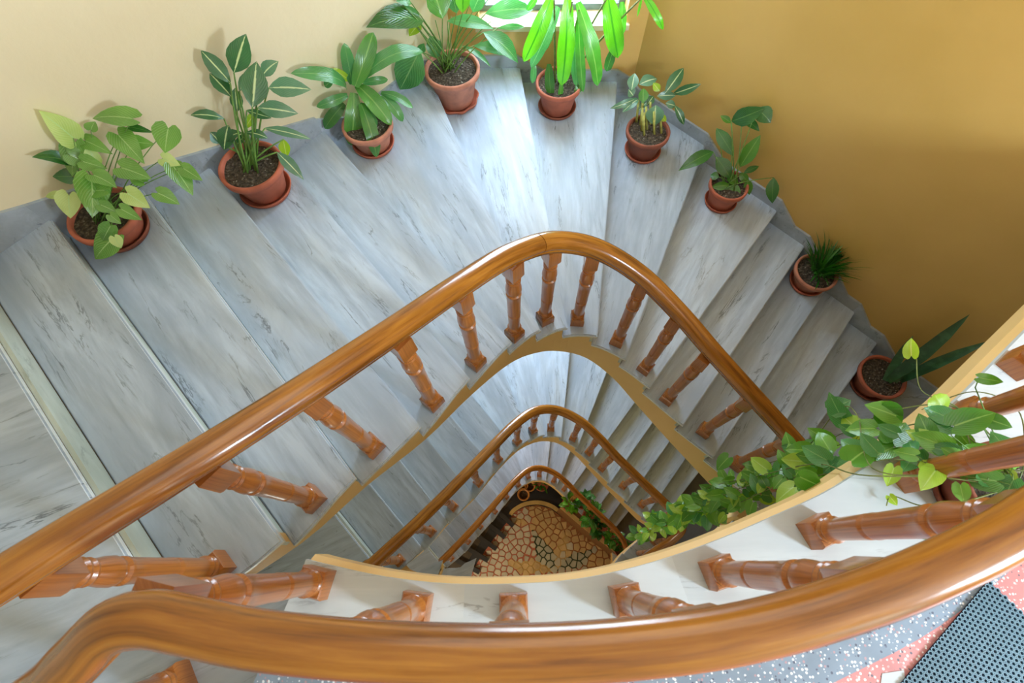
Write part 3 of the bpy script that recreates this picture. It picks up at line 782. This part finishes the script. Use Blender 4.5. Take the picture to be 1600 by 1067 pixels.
def inroom(u, v, D):
    while True:
        p = at(u, v, D)
        if p.y < 3.86 and p.x + p.y < 4.87 and (p.x + .54) * .745 - (p.y - 3.9) * .667 > .04: return p
        D -= .03
def plant(label, X, Y, i, h, r, mpot, msauc, org_px, leaves, cat='potted plant', soil_pt=(0, 0), stemr=.006, scallop=False, stemmat=None, stems=True, dz=0, **kw):
    """leaves: (base u, base v, tip u, tip v, width px, height of base, height of tip, shape, material, bend) read from a survey crop"""
    ox, oy, sc = org_px; z0 = zt(i, dz)
    root = empty('potted_plant', (X, Y, z0), label, cat, 'potted plants along the outer edge of the stair treads')
    pot(root, h, r, mpot, msauc=msauc, scallop=scallop)
    o = Vector((X, Y, z0)); Dt = ZC - z0
    for L in leaves:
        bu, bv, tu, tv, wp, hb_, ht, shape, m, bend = L
        B = inroom(ox + bu / sc, oy + bv / sc, Dt - hb_); T = inroom(ox + tu / sc, oy + tv / sc, Dt - ht)
        wm = wp / sc * mpp(ox + (bu + tu) / 2 / sc, oy + (bv + tv) / 2 / sc, Dt - (hb_ + ht) / 2)
        leaf(root, o, B, T, wm * (.95 if shape in ('strap', 'sword') else 1.1 if shape == 'arrow' else 1.0), shape, m, bend=bend, **kw)
        if stems:
            S = Vector((soil_pt[0] + R.uniform(-.05, .05), soil_pt[1] + R.uniform(-.05, .05), h - .03))
            if (B - o - S).length > .06:
                tube(arc(S, B - o, .12), stemr, stemmat or STEM, 'stem', root, 5, .6)
    return root
A_, V_, S_, H_, O_, W_ = 'arrow', 'ovate', 'strap', 'heart', 'lance', 'sword'
# 1 arrowhead vine, far left
z = L_SYN; zp = L_SYNP
p1 = [(265, 500, 140, 400, 90, .46, .52, A_, zp, .05), (480, 430, 335, 430, 80, .50, .50, A_, z, .08), (270, 520, 262, 640, 75, .40, .34, A_, z, .05), (235, 580, 115, 570, 55, .36, .32, A_, L_SPATHD, .08),
      (265, 640, 190, 640, 52, .32, .26, A_, L_SPATHD, .05), (310, 510, 410, 560, 55, .42, .40, A_, z, .08), (430, 490, 525, 595, 80, .46, .42, A_, z, .05), (610, 465, 598, 555, 88, .46, .38, A_, z, .05),
      (490, 515, 560, 522, 48, .42, .40, A_, z, .08), (440, 608, 550, 650, 76, .40, .36, A_, z, .08), (630, 605, 700, 710, 70, .34, .26, A_, z, .05), (665, 610, 735, 655, 48, .34, .30, A_, z, .06),
      (590, 575, 655, 600, 50, .36, .34, A_, zp, .06), (573, 700, 652, 742, 58, .30, .24, A_, z, .06), (462, 700, 545, 755, 64, .34, .28, A_, zp, .06), (250, 708, 256, 792, 78, .32, .24, A_, zp, .05),
      (332, 650, 335, 790, 100, .38, .30, A_, z, .06), (340, 635, 425, 682, 65, .40, .36, A_, z, .08), (420, 855, 345, 940, 90, .22, .10, A_, z, .05), (400, 820, 372, 872, 55, .28, .2, A_, z, .05),
      (440, 758, 515, 798, 48, .30, .26, A_, z, .06), (215, 705, 165, 714, 28, .30, .26, A_, zp, .06), (415, 860, 440, 900, 38, .26, .2, A_, zp, .06), (470, 460, 560, 482, 28, .46, .44, A_, L_SPATHD, .06),
      (300, 585, 390, 612, 55, .40, .36, A_, z, .08), (400, 780, 440, 812, 36, .30, .26, A_, z, .06), (365, 742, 425, 770, 45, .32, .28, A_, z, .06), (330, 470, 345, 440, 45, .46, .44, A_, z, .06), (250, 560, 330, 600, 60, .36, .34, A_, z, .06),
      (380, 690, 300, 700, 60, .36, .32, A_, z, .06), (520, 660, 470, 640, 50, .34, .34, A_, z, .06), (340, 590, 320, 520, 50, .36, .42, A_, zp, .06)]
plant('leftmost potted plant with pale veined arrow shaped leaves in a terracotta pot', -2.227, 1.69, 1, .17, .185, TERRA, TERRA_DARK, (0, 0, 2.3204), p1, stemr=.0035)
# 2 dumb cane with white ribs
z = L_DIEF; zm = L_DIEFM
p2 = [(848, 262, 892, 122, 82, .72, .86, V_, z, .04), (835, 300, 728, 182, 60, .66, .74, O_, z, .05), (838, 350, 760, 265, 55, .58, .60, O_, z, .05), (915, 388, 930, 222, 92, .62, .74, V_, z, .02), (950, 275, 1010, 222, 55, .60, .64, V_, zm, .1),
      (975, 318, 1130, 325, 70, .58, .56, V_, zm, .1), (935, 390, 1082, 412, 60, .54, .48, V_, zm, .12), (960, 465, 1128, 505, 34, .42, .36, O_, zm, .15), (812, 430, 690, 418, 42, .46, .44, O_, z, .12), (800, 520, 762, 478, 50, .34, .40, V_, z, .05),
      (828, 455, 812, 545, 60, .44, .34, V_, z, .08), (875, 480, 805, 512, 42, .42, .36, V_, z, .08), (895, 480, 972, 502, 38, .42, .38, O_, z, .12), (860, 405, 852, 318, 44, .52, .58, V_, z, .06), (1005, 552, 1102, 652, 44, .28, .16, V_, zm, .12),
      (1028, 505, 1040, 570, 42, .28, .20, V_, L_LIME, .05), (895, 400, 985, 428, 30, .50, .46, O_, z, .1), (868, 330, 905, 258, 34, .60, .64, O_, zm, .06), (930, 400, 885, 470, 30, .44, .38, O_, L_LIME, .05), (850, 540, 900, 480, 28, .3, .4, O_, z, .05)]
plant('potted dumb cane with dark leaves and white midribs, second pot from left', -1.649, 2.222, 3, .24, .197, TERRA, TERRA, (0, 0, 2.3204), p2, stemr=.007)
# 3 corn plant with arching straps
z = L_DRAC; zb = L_SPATH
p3 = [(340, 400, 425, 150, 85, .40, .62, S_, z, .10), (328, 390, 290, 200, 62, .38, .56, S_, zb, .05), (300, 405, 42, 340, 66, .38, .40, S_, zb, .22), (368, 370, 655, 240, 80, .40, .42, S_, zb, .24), (350, 395, 508, 578, 84, .38, .22, S_, z, .16),
      (460, 430, 608, 500, 46, .34, .26, S_, zb, .16), (465, 440, 562, 562, 52, .34, .2, S_, zb, .16), (335, 430, 322, 672, 84, .36, .06, S_, z, .16), (368, 480, 440, 728, 68, .32, .05, S_, L_DRAC, .14), (362, 480, 442, 585, 52, .30, .2, S_, zb, .12),
      (305, 440, 162, 495, 46, .36, .30, S_, zb, .16), (290, 480, 200, 595, 62, .30, .2, S_, L_SPATHD, .14), (375, 385, 492, 368, 38, .36, .34, S_, zb, .16), (312, 370, 238, 318, 38, .38, .42, S_, L_LIME, .1), (235, 370, 200, 402, 34, .34, .28, S_, zb, .1)]
plant('potted plant with broad arching green strap leaves, third pot from left', -1.092, 2.892, 5, .21, .186, TERRA_PALE, TERRA, (440, 0, 2.963), p3, stems=False, wave=.04)
# 4 peace lily by the window corner
z = L_SPATH
p4 = [(655, 95, 390, 128, 118, .62, .50, V_, L_SPATHD, .12), (645, 105, 590, 168, 58, .56, .46, V_, L_LIME, .06), (745, 85, 690, -70, 118, .72, .88, V_, L_DRAC, .06), (838, 58, 845, -70, 72, .74, .86, V_, L_BRIGHT, .04), (885, 55, 935, -45, 84, .70, .8, V_, z, .06),
      (768, 98, 985, 135, 62, .62, .56, V_, z, .12), (945, 62, 1165, 45, 84, .62, .56, V_, z, .14), (1000, 130, 1125, 125, 28, .54, .50, O_, z, .14), (935, 150, 1095, 292, 92, .52, .34, V_, z, .14), (890, 212, 1085, 262, 58, .46, .36, V_, z, .12),
      (690, 165, 722, 272, 74, .50, .36, V_, z, .1), (838, 212, 968, 310, 28, .40, .28, O_, z, .14), (640, 235, 548, 415, 138, .48, .16, V_, z, .10), (600, 14, 528, 5, 34, .7, .7, O_, z, .1), (560, 22, 642, 95, 36, .66, .6, O_, z, .1),
      (810, 60, 780, -60, 70, .70, .84, V_, z, .05), (640, 240, 660, 200, 40, .42, .5, V_, z, .05)]
rt4 = plant('large potted peace lily with broad leaves standing at the window corner', -.509, 3.513, 6, .305, .219, TERRA_PALE, TERRA, (440, 0, 2.963), p4, stemr=.006, scallop=True, soil_pt=(-.03, .02))
for q in range(9):
    tube(arc((-.05 + R.uniform(-.04, .04), .02, .27), (R.uniform(-.3, .35), R.uniform(.05, .2), R.uniform(.55, .75)), .15), .005, STEM, 'stem', rt4, 5, .6)
# 5 orchid cactus like plant with long scalloped hanging blades
z = L_BRIGHT
p5 = [(850, -30, 680, 368, 100, .95, .58, S_, z, .10), (885, 40, 722, 402, 78, .86, .5, S_, L_SPATH, .10), (940, -10, 905, 512, 108, .92, .34, S_, z, .08), (855, 140, 790, 300, 70, .74, .5, S_, L_SPATHD, .06), (1000, 15, 1120, 512, 98, .88, .36, S_, L_DRAC, .10),
      (1180, -30, 1240, 345, 118, .92, .55, S_, z, .08), (1265, 10, 1262, 210, 56, .88, .66, S_, L_DRAC, .05), (1005, 100, 1032, 550, 58, .80, .26, S_, L_DRAC, .05), (975, 195, 992, 512, 66, .66, .3, S_, L_SPATH, .05), (830, 380, 842, 582, 62, .42, .2, S_, L_SPATHD, .05),
      (1040, 480, 985, 555, 50, .3, .24, S_, L_DRAC, .05), (905, 470, 892, 600, 32, .34, .18, S_, L_DRAC, .05), (742, 375, 732, 495, 40, .48, .34, S_, L_SPATH, .05), (1215, 285, 1172, 425, 58, .6, .44, S_, L_SPATHD, .06), (1385, -40, 1510, 178, 50, .95, .78, S_, z, .14),
      (1385, -20, 1355, 102, 16, .9, .8, O_, z, .08), (1165, 170, 1215, 300, 34, .7, .55, S_, L_SPATH, .05), (700, 60, 760, -20, 40, .8, .9, S_, L_DRAC, .06), (1030, -10, 1060, -60, 60, .95, 1.0, S_, z, .05)]
rt5 = plant('tall potted plant with long bright wavy hanging leaves in front of the window', .342, 3.572, 7, .265, .19, TERRA, TERRA_DARK, (640, 0, 3.81), p5, stems=False, wave=.10, fold=.1)
o5 = Vector((.342, 3.572, zt(7)))
for (a, b_) in (((0, 0, .24), at(640 + 968 / 3.81, 10 / 3.81, 3.314 - .92) - o5), ((.04, .02, .24), at(640 + 1010 / 3.81, 60 / 3.81, 3.314 - .85) - o5), ((.02, .03, .24), at(640 + 1180 / 3.81, -20 / 3.81, 3.314 - .92) - o5), ((-.03, .03, .24), at(640 + 860 / 3.81, 0, 3.314 - .95) - o5), ((.05, .04, .24), at(640 + 1390 / 3.81, -20 / 3.81, 3.314 - .95) - o5)):
    tube(arc(a, b_, .06, 8), .010, STEM_B, 'stem', rt5, 6, .6)
# 6 canes with pointed leaves
z = L_DIEFM
p6 = [(498, 375, 512, 305, 48, .44, .50, V_, z, .05), (530, 352, 605, 328, 55, .44, .44, V_, z, .08), (638, 388, 715, 283, 55, .44, .52, O_, L_DIEF, .05), (672, 390, 788, 350, 38, .42, .42, O_, L_DIEF, .12), (605, 400, 682, 398, 38, .40, .38, V_, z, .1),
      (600, 438, 596, 524, 78, .40, .28, V_, z, .08), (560, 428, 528, 462, 36, .36, .32, O_, z, .06), (522, 408, 408, 452, 30, .38, .34, O_, z, .16), (530, 412, 460, 468, 40, .38, .32, O_, z, .14), (640, 430, 682, 442, 34, .38, .34, V_, z, .06),
      (678, 440, 716, 520, 34, .36, .24, O_, L_DIEF, .08), (545, 430, 548, 368, 44, .38, .44, O_, L_DRAC, .04), (505, 400, 485, 372, 45, .4, .44, V_, z, .06), (615, 380, 588, 345, 32, .42, .46, V_, L_LIME, .05), (615, 470, 642, 508, 26, .3, .24, O_, L_LIME, .06), (590, 400, 560, 440, 34, .38, .34, V_, L_DIEF, .06)]
rt6 = plant('small potted cane plant with pointed blue green leaves, right of the window', 1.075, 3.221, 8, .245, .181, TERRA_DARK, TERRA, (800, 0, 2.667), p6, stems=False)
for (u, v_) in ((518, 512), (540, 545), (550, 565), (562, 540), (592, 560), (622, 555), (575, 520), (535, 520)):
    a = at(800 + u / 2.667, v_ / 2.667, 3.466 - .215); b_ = at(800 + (u + R.uniform(-5, 15)) / 2.667, (v_ - 95) / 2.667, 3.466 - .38)
    o = Vector((1.075, 3.221, zt(8))); tube([a - o, (a + b_) / 2 - o, b_ - o], .011, CANE, 'stem', rt6, 6, .8)
# 7
z = L_SPATHD; zg = L_POTHD
p7 = [(915, 505, 1060, 448, 72, .62, .60, V_, z, .12), (1020, 452, 1078, 512, 68, .62, .52, V_, z, .1), (958, 492, 1032, 548, 38, .58, .5, V_, z, .1), (912, 512, 868, 482, 28, .56, .58, V_, zg, .05), (852, 535, 925, 652, 54, .48, .38, V_, z, .06),
      (950, 695, 1036, 562, 62, .34, .48, V_, zg, .04), (838, 632, 693, 712, 56, .40, .34, V_, z, .14), (852, 655, 912, 745, 62, .36, .26, V_, z, .06), (965, 722, 1030, 692, 28, .3, .32, V_, z, .06), (905, 770, 828, 778, 36, .24, .22, V_, zg, .08),
      (935, 765, 905, 832, 58, .24, .14, V_, zg, .06), (980, 745, 990, 812, 36, .26, .16, V_, zg, .06), (862, 738, 826, 730, 36, .26, .24, V_, z, .06), (1090, 740, 1085, 848, 52, .30, .16, V_, z, .08), (895, 738, 942, 765, 44, .26, .22, V_, zg, .08), (950, 720, 985, 760, 34, .26, .22, V_, zg, .06)]
plant('sparse potted lily with a few drooping dark leaves, between cane and grass plants', 1.73, 2.798, 9, .23, .159, TERRA, TERRA, (800, 0, 2.667), p7, stemr=.005)
# 8 grassy plant
rt8 = empty('potted_plant', (2.486, 2.18, zt(11)), 'small pot of dense spiky grass like foliage on the right hand treads', 'potted plant', 'potted plants along the outer edge of the stair treads')
pot(rt8, .185, .176, TERRA_PALE, msauc=TERRA)
for q in range(190):
    a = R.uniform(0, 6.28); rr = R.uniform(0, .07); B = Vector((rr * math.cos(a) + .03, rr * math.sin(a) + .01, .165))
    a2 = a + R.uniform(-.5, .5); ln = R.uniform(.10, .24); T = B + Vector((math.cos(a2) * ln + .03, math.sin(a2) * ln + .03, R.uniform(.06, .30)))
    v, f, uv = leaf_geo(B, T, .016, 'lance', bend=.08, fold=.1); mesh('leaf', v, f, L_GRASS, rt8, True, uv)
# 9 snake plant / aloe, last
z = L_SAN
p9 = [(420, 560, 1045, 52, 100, .24, 1.06, W_, z, .04), (520, 555, 1208, 252, 86, .24, .98, W_, z, .10), (400, 555, 615, 215, 66, .24, .56, W_, z, .02), (480, 570, 640, 330, 50, .24, .44, W_, z, .02)]
plant('potted sword leaf plant with few stiff dark blades, lowest pot at right', 3.09, 1.403, 14, .22, .195, TERRA, TERRA_DARK, (1300, 480, 4.85), p9, stems=False, fold=.25)

# ------------------------------------------------------------------ pothos on the landing, trailing into the well
PX, PY = at(1545, 765, 1.83).xy
ph = empty('trailing_pothos', (PX, PY, 0), 'trailing green vine in a red pot, hanging through the balusters into the stairwell', 'potted plant')
pot(ph, .20, .15, TERRA_DARK)
po = Vector((PX, PY, 0))
nleaf = 0
def vine(pts, sizes, dens, mats, thick=.0028, spread=.06):
    global nleaf
    sp, _ = cr_spline(pts, 8)
    tube([p - po for p in sp], thick, STEM_B, 'vine', ph, 5, .7)
    acc = 0
    tot = sum((sp[i + 1] - sp[i]).length for i in range(len(sp) - 1)); run = 0; nxt = R.uniform(0, dens)
    for i in range(len(sp) - 1):
        seg = (sp[i + 1] - sp[i]).length
        while run + seg > nxt:
            t = (nxt - run) / seg; p = sp[i].lerp(sp[i + 1], t); fr = nxt / tot
            a = R.uniform(0, 6.28); sz = (sizes[0] + (sizes[1] - sizes[0]) * fr) * R.uniform(.7, 1.2)
            off = Vector((math.cos(a), math.sin(a), 0)) * R.uniform(.3, 1) * spread
            B = p + off + Vector((0, 0, R.uniform(0, .05)))
            dirn = (Vector((math.cos(a), math.sin(a), 0)) + Vector((0, 0, R.uniform(-.9, .0)))).normalized()
            T = B + dirn * sz
            if nleaf < 265:
                leaf(ph, po, B, T, sz * .78, 'heart', R.choice(mats), bend=.08, wave=.03)
                nleaf += 1
                if off.length > .02: tube([p - po, (p + B) / 2 - po + Vector((0, 0, .01)), B - po], .0015, STEM, 'stem', ph, 4)
            nxt += dens * R.uniform(.6, 1.5)
        run += seg
mt = [L_POTH, L_POTH, L_POTHD, L_POTHL, L_SPATH]
top = Vector((PX, PY, .2))
E_ = [at(1405, 700, 1.9), at(1440, 665, 1.9), at(1370, 722, 1.9), at(1330, 745, 1.9), at(1470, 640, 1.9), at(1350, 735, 1.9)]
def drop(e, targets):
    return [top + Vector((R.uniform(-.05, .05), R.uniform(-.05, .05), .05)), (top + e) / 2 + Vector((0, 0, .08)), e + Vector((0, 0, .05))] + targets
vine(drop(E_[0], [at(1310, 715, 2.2), at(1215, 742, 2.8), at(1120, 778, 3.7), at(1050, 812, 5.0), at(995, 838, 6.6)]), (.085, .11), .045, mt)
vine(drop(E_[1], [at(1330, 690, 2.2), at(1230, 720, 2.8), at(1150, 752, 3.5), at(1090, 790, 4.5), at(1020, 815, 6.0)]), (.085, .11), .050, mt)
vine(drop(E_[2], [at(1290, 740, 2.25), at(1200, 765, 2.9), at(1130, 795, 3.7), at(1070, 800, 4.6)]), (.085, .11), .05, mt)
vine(drop(E_[3], [at(1270, 725, 2.25), at(1180, 745, 3.0), at(1100, 765, 4.0), at(1060, 800, 5.0), at(985, 832, 6.9)]), (.08, .12), .055, mt)
vine(drop(E_[5], [at(1340, 650, 2.05), at(1310, 640, 2.2), at(1250, 705, 2.7), at(1160, 735, 3.4)]), (.09, .10), .055, mt)
vine(drop(E_[4], [at(1400, 640, 2.0), at(1350, 660, 2.2), at(1290, 690, 2.5)]), (.09, .10), .06, mt)
vine([top, at(1520, 700, 1.75), at(1500, 640, 1.8), at(1440, 610, 1.95), at(1432, 560, 2.0)], (.07, .08), .10, mt)
vine([top, at(1600, 720, 1.7), at(1590, 640, 1.8), at(1520, 612, 1.85), at(1440, 640, 1.95)], (.06, .07), .12, mt)
vine([top, at(1500, 785, 1.7), at(1440, 790, 1.85), at(1395, 775, 1.9), at(1385, 790, 1.9)], (.06, .07), .12, mt)
def pleaf(bu, bv, tu, tv, w_, D1, D2, m):
    B = at(bu, bv, D1); T = at(tu, tv, D2)
    leaf(ph, po, B, T, w_ * mpp(bu, bv, D1), 'heart', m, bend=.05); tube([B - po, B - po + Vector((.02, -.02, -.05)), top - po], .002, STEM, 'stem', ph, 4) if D1 < 1.8 else None
for L in [(1492, 665, 1556, 645, 44, 1.62, 1.60, L_POTHD), (1545, 655, 1582, 668, 26, 1.62, 1.6, L_POTHD), (1424, 556, 1424, 528, 22, 2.0, 1.98, L_LIME), (1378, 640, 1410, 660, 42, 1.9, 1.92, L_POTHD), (1400, 650, 1350, 632, 36, 1.9, 1.9, L_POTH),
          (1395, 690, 1415, 660, 42, 1.86, 1.86, L_POTHD), (1330, 720, 1360, 700, 46, 1.9, 1.92, L_POTHD), (1265, 757, 1245, 765, 30, 2.1, 2.15, L_POTHD), (1250, 745, 1283, 760, 34, 2.05, 2.1, L_POTHD), (1138, 715, 1120, 735, 24, 2.9, 2.95, L_POTHD),
          (1530, 590, 1568, 597, 18, 1.7, 1.7, L_POTHD), (1440, 742, 1470, 715, 30, 1.88, 1.84, L_POTH), (1390, 775, 1402, 790, 14, 1.9, 1.9, L_LIME), (1475, 830, 1440, 842, 24, 1.7, 1.72, L_SPATH), (1300, 640, 1330, 625, 34, 2.2, 2.15, L_SPATH), (1320, 660, 1295, 612, 32, 2.2, 2.15, L_SPATH)]:
    pleaf(*L)

# ------------------------------------------------------------------ ground floor far below
Z0 = ZG
gf = bpy.data.objects.new('floor', None); COL.objects.link(gf); tag(gf, kind='structure')
k = MB(); k.box(-3.7, 4.2, RY - .2, 4.1, Z0 - .1, Z0); k.build('slate_paving', SLATE, gf)
def g(zx, zy, D=12.9): return at(660 + zx / 4, 700 + zy / 4, D)
outl = [(290, 800), (380, 660), (440, 575), (500, 500), (555, 430), (580, 400), (640, 368), (720, 357), (800, 378), (870, 432), (1000, 532), (1100, 612), (1210, 692), (1260, 730), (1200, 900), (700, 1000), (250, 950)]
oc = [g(*p).xy for p in outl]
k = MB(); k.prism(oc, Z0, Z0 + .03); k.build('grout_bed', GROUT_P, gf)
def gp_(pts): return [g(*p).xy for p in pts]
Oc = (834, 770)
left_bg = [(290, 800), (380, 660), (500, 500), (555, 430), (650, 450), (700, 430)]
regs = {'G1': [Oc, (720, 705), (680, 500), (818, 640)], 'T1': [Oc, (640, 790), (505, 708), (722, 705)], 'W': [Oc, (820, 648), (922, 668)], 'B': [(820, 648), (905, 500), (922, 668)], 'G2': [Oc, (928, 665), (1085, 625), (985, 745)],
        'O': [(700, 430), (640, 368), (720, 357), (800, 378), (870, 432), (1000, 532), (1100, 612), (1210, 692), (1100, 780), (985, 745), (1085, 625), (928, 665), (905, 500), (818, 640), (680, 500)], 'Y': [(555, 470), (655, 470), (600, 420)]}
gm = {'G1': (GROUT_G, STONE_G), 'T1': (GROUT_T, STONE_Y), 'W': (STONE_Y, STONE_C), 'B': (GROUT_T, STONE_Y), 'G2': (GROUT_G, STONE_G), 'O': (GROUT_O, STONE_Y), 'P': (GROUT_P, STONE_C), 'Y': (GROUT_T, STONE_Y)}
def inpoly(p, poly):
    c = False
    for i in range(len(poly)):
        a, b_ = poly[i], poly[i - 1]
        if (a.y > p.y) != (b_.y > p.y) and p.x < (b_.x - a.x) * (p.y - a.y) / (b_.y - a.y) + a.x: c = not c
    return c
rp = {k_: gp_(v_) for k_, v_ in regs.items()}
for k_, poly in rp.items():
    q = MB(); q.prism(poly, Z0 + .03, Z0 + (.034 if k_ == 'O' else .036)); q.build('grout_bed', gm[k_][0], gf)
seeds = []
mnx = min(p.x for p in oc); mxx = max(p.x for p in oc); mny = min(p.y for p in oc); mxy = max(p.y for p in oc)
tries = 0
while tries < 9000:
    tries += 1; p = Vector((R.uniform(mnx, mxx), R.uniform(mny, mxy)))
    if not inpoly(p, oc) or g(0, 850).y > p.y + .1: continue
    if all((p - s_).length > .115 for s_ in seeds): seeds.append(p)
def clip(poly, n_, c_):
    out = []
    for i in range(len(poly)):
        a = poly[i - 1]; b_ = poly[i]; da = a.dot(n_) - c_; db = b_.dot(n_) - c_
        if (da <= 0) != (db <= 0): out.append(a + (b_ - a) * (da / (da - db)))
        if db <= 0: out.append(b_)
    return out
cnt = 0
for s_ in seeds:
    poly = [s_ + Vector(q) for q in ((-.16, -.16), (.16, -.16), (.16, .16), (-.16, .16))]
    for o_ in seeds:
        if o_ is s_ or (o_ - s_).length > .4: continue
        n_ = (o_ - s_).normalized(); poly = clip(poly, n_, ((o_ + s_) / 2).dot(n_) - .011)
        if len(poly) < 3: break
    if len(poly) < 3: continue
    poly = [p if inpoly(p, oc) else next((s_ + (p - s_) * t for t in (.8, .65, .5, .35, .2) if inpoly(s_ + (p - s_) * t, oc)), s_) for p in poly]
    kk = 'P'
    for k_, rpoly in rp.items():
        if inpoly(s_, rpoly): kk = k_
    if kk == 'P' and not all(not inpoly(p, rp[x]) for p in poly for x in ('G1', 'T1')): poly = [s_ + (p - s_) * .8 for p in poly]
    cen = sum(poly, Vector((0, 0))) / len(poly)
    q = MB(); nn_ = len(poly); h = Z0 + .046 + R.uniform(-.003, .003)
    q.add([(*(p), Z0 + .03) for p in poly] + [(*(cen + (p - cen) * .93), h) for p in poly], [tuple(range(nn_, 2 * nn_))] + [(i, (i + 1) % nn_, nn_ + (i + 1) % nn_, nn_ + i) for i in range(nn_)])
    q.build('mosaic_stone', gm[kk][1], gf, fix=True); cnt += 1
def ribbon(name, pts, w_, z0, z1, m, parent):
    P = [p.xy for p in pts]; return strip(name, P, offs(P, -w_), z0, z1, m, parent)
kp = [g(*p) for p in [(560, 425), (580, 398), (640, 364), (720, 353), (800, 374), (872, 428), (1000, 528), (1100, 608), (1215, 692), (1280, 740)]]
ksm, _ = cr_spline(kp, 4)
ribbon('kerb', ksm, .09, Z0, Z0 + .06, KERB, gf)
# timber planting strip right of the kerb
DP = 11.6; ZP = ZC - DP
kr, _ = cr_spline([g(*p, DP) for p in [(862, 372), (1000, 490), (1100, 570), (1215, 655), (1290, 710)]], 4)
P_ = [p.xy for p in kr]; strip('planter_wall', P_, offs(P_, -.34), Z0, ZP, PAD, gf); strip('kerb', offs(P_, .015), offs(P_, -.075), ZP, ZP + .03, KERB, gf)
# dark bars modelled for the balusters' cast shadows, with brown paving beside them
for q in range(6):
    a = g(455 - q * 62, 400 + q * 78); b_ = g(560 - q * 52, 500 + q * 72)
    k = MB(); dd = Vector((b_.x - a.x, b_.y - a.y)).normalized(); k.seg(a, b_, .10, Z0 + .02, Z0 + .16); k.build('baluster_shadow_bar', SLATE, gf)
k = MB(); k.prism(gp_([(560, 330), (470, 420), (250, 760), (130, 900), (60, 820), (300, 520), (480, 330)]), Z0 + .001, Z0 + .02); k.build('brown_paving', BROWN_ST, gf)
# things standing on the ground floor
def small_pot(u, v_, r_, h, m, label, grp):
    p = g(u, v_, 12.8); e = empty('empty_pot', (p.x, p.y, Z0), label, 'pot', grp)
    v, f, uv = lathe([(0, 0), (r_ * .7, 0), (r_ * .95, h * .8), (r_, h * .82), (r_, h), (r_ * .84, h), (r_ * .6, .04), (0, .04)], 20)
    fixn(mesh('bowl', v, f, m, e, True, uv))
    v, f, uv = lathe([(0, h * .5), (r_ * .72, h * .5)], 16); mesh('soil', v, f, SOIL, e, True, uv)
small_pot(632, 292, .15, .2, AMBER, 'small amber clay pot nearest the kerb on the dark ground floor', 'small amber pots on the ground floor')
small_pot(672, 240, .13, .2, AMBER, 'small amber clay pot beside the spiky fern on the ground floor', 'small amber pots on the ground floor')
small_pot(630, 235, .12, .2, AMBER, 'small amber clay pot at the outer edge of the dark ground floor', 'small amber pots on the ground floor')
def bush(u, v_, r_, h, nl, m, label, shape='lance', lw=.06, potm=TERRA, zb=0):
    p = g(u, v_, 12.7 - (1.35 if zb else 0)); e = empty('potted_plant', (p.x, p.y, ZP if zb else Z0), label, 'potted plant', 'plants on the ground floor')
    v, f, uv = lathe([(0, .01), (.11, .01), (.16, .2), (.175, .205), (.175, .24), (.15, .24), (.145, .2), (.145, .2), (0, .2)], 20)
    fixn(mesh('pot', v, f, potm, e, True, uv))
    for q in range(nl):
        a = R.uniform(0, 6.28); rr = r_ * R.uniform(.25, .95); el = R.uniform(.1, 1)
        B = Vector((math.cos(a) * rr * .35, math.sin(a) * rr * .35, .22 + h * el * .6)); T = Vector((math.cos(a) * rr, math.sin(a) * rr, .25 + h * el * R.uniform(.5, 1)))
        v, f, uv = leaf_geo(B, T, lw * R.uniform(.8, 1.2) * 1.3, shape, bend=.12); mesh('leaf', v, f, m, e, True, uv)
    tube([(0, 0, .2), (.01, 0, .3 + h * .5)], .012, STEM, 'stem', e, 5)
bush(745, 225, .30, .35, 26, L_DRAC, 'spiky green fern on the dark ground floor beside the amber pots', 'lance', .04)
bush(925, 350, .28, .35, 26, L_POTH, 'light green leafy plant in a round pot at the head of the planter row', 'ovate', .10, TERRA, .1)
bush(1000, 330, .30, .5, 30, L_SPATH, 'tall leafy plant second in the planter row', 'ovate', .10, TERRA, .1)
bush(1050, 430, .36, .55, 40, L_DRAC, 'bushiest leafy plant in the middle of the planter row', 'ovate', .11, TERRA, .1)
bush(1100, 510, .28, .4, 34, L_SPATHD, 'dark round leafed plant in the planter row below the bushiest one', 'ovate', .09, TERRA, .1)
bush(1185, 565, .26, .4, 30, L_DRAC, 'green leafy plant near the lower end of the planter row', 'ovate', .09, TERRA, .1)
bush(1250, 630, .26, .3, 36, L_SPATHD, 'small dark bushy plant at the lowest end of the planter row', 'ovate', .07, TERRA_DARK, .1)
print('stones', cnt, 'pothos leaves', nleaf)
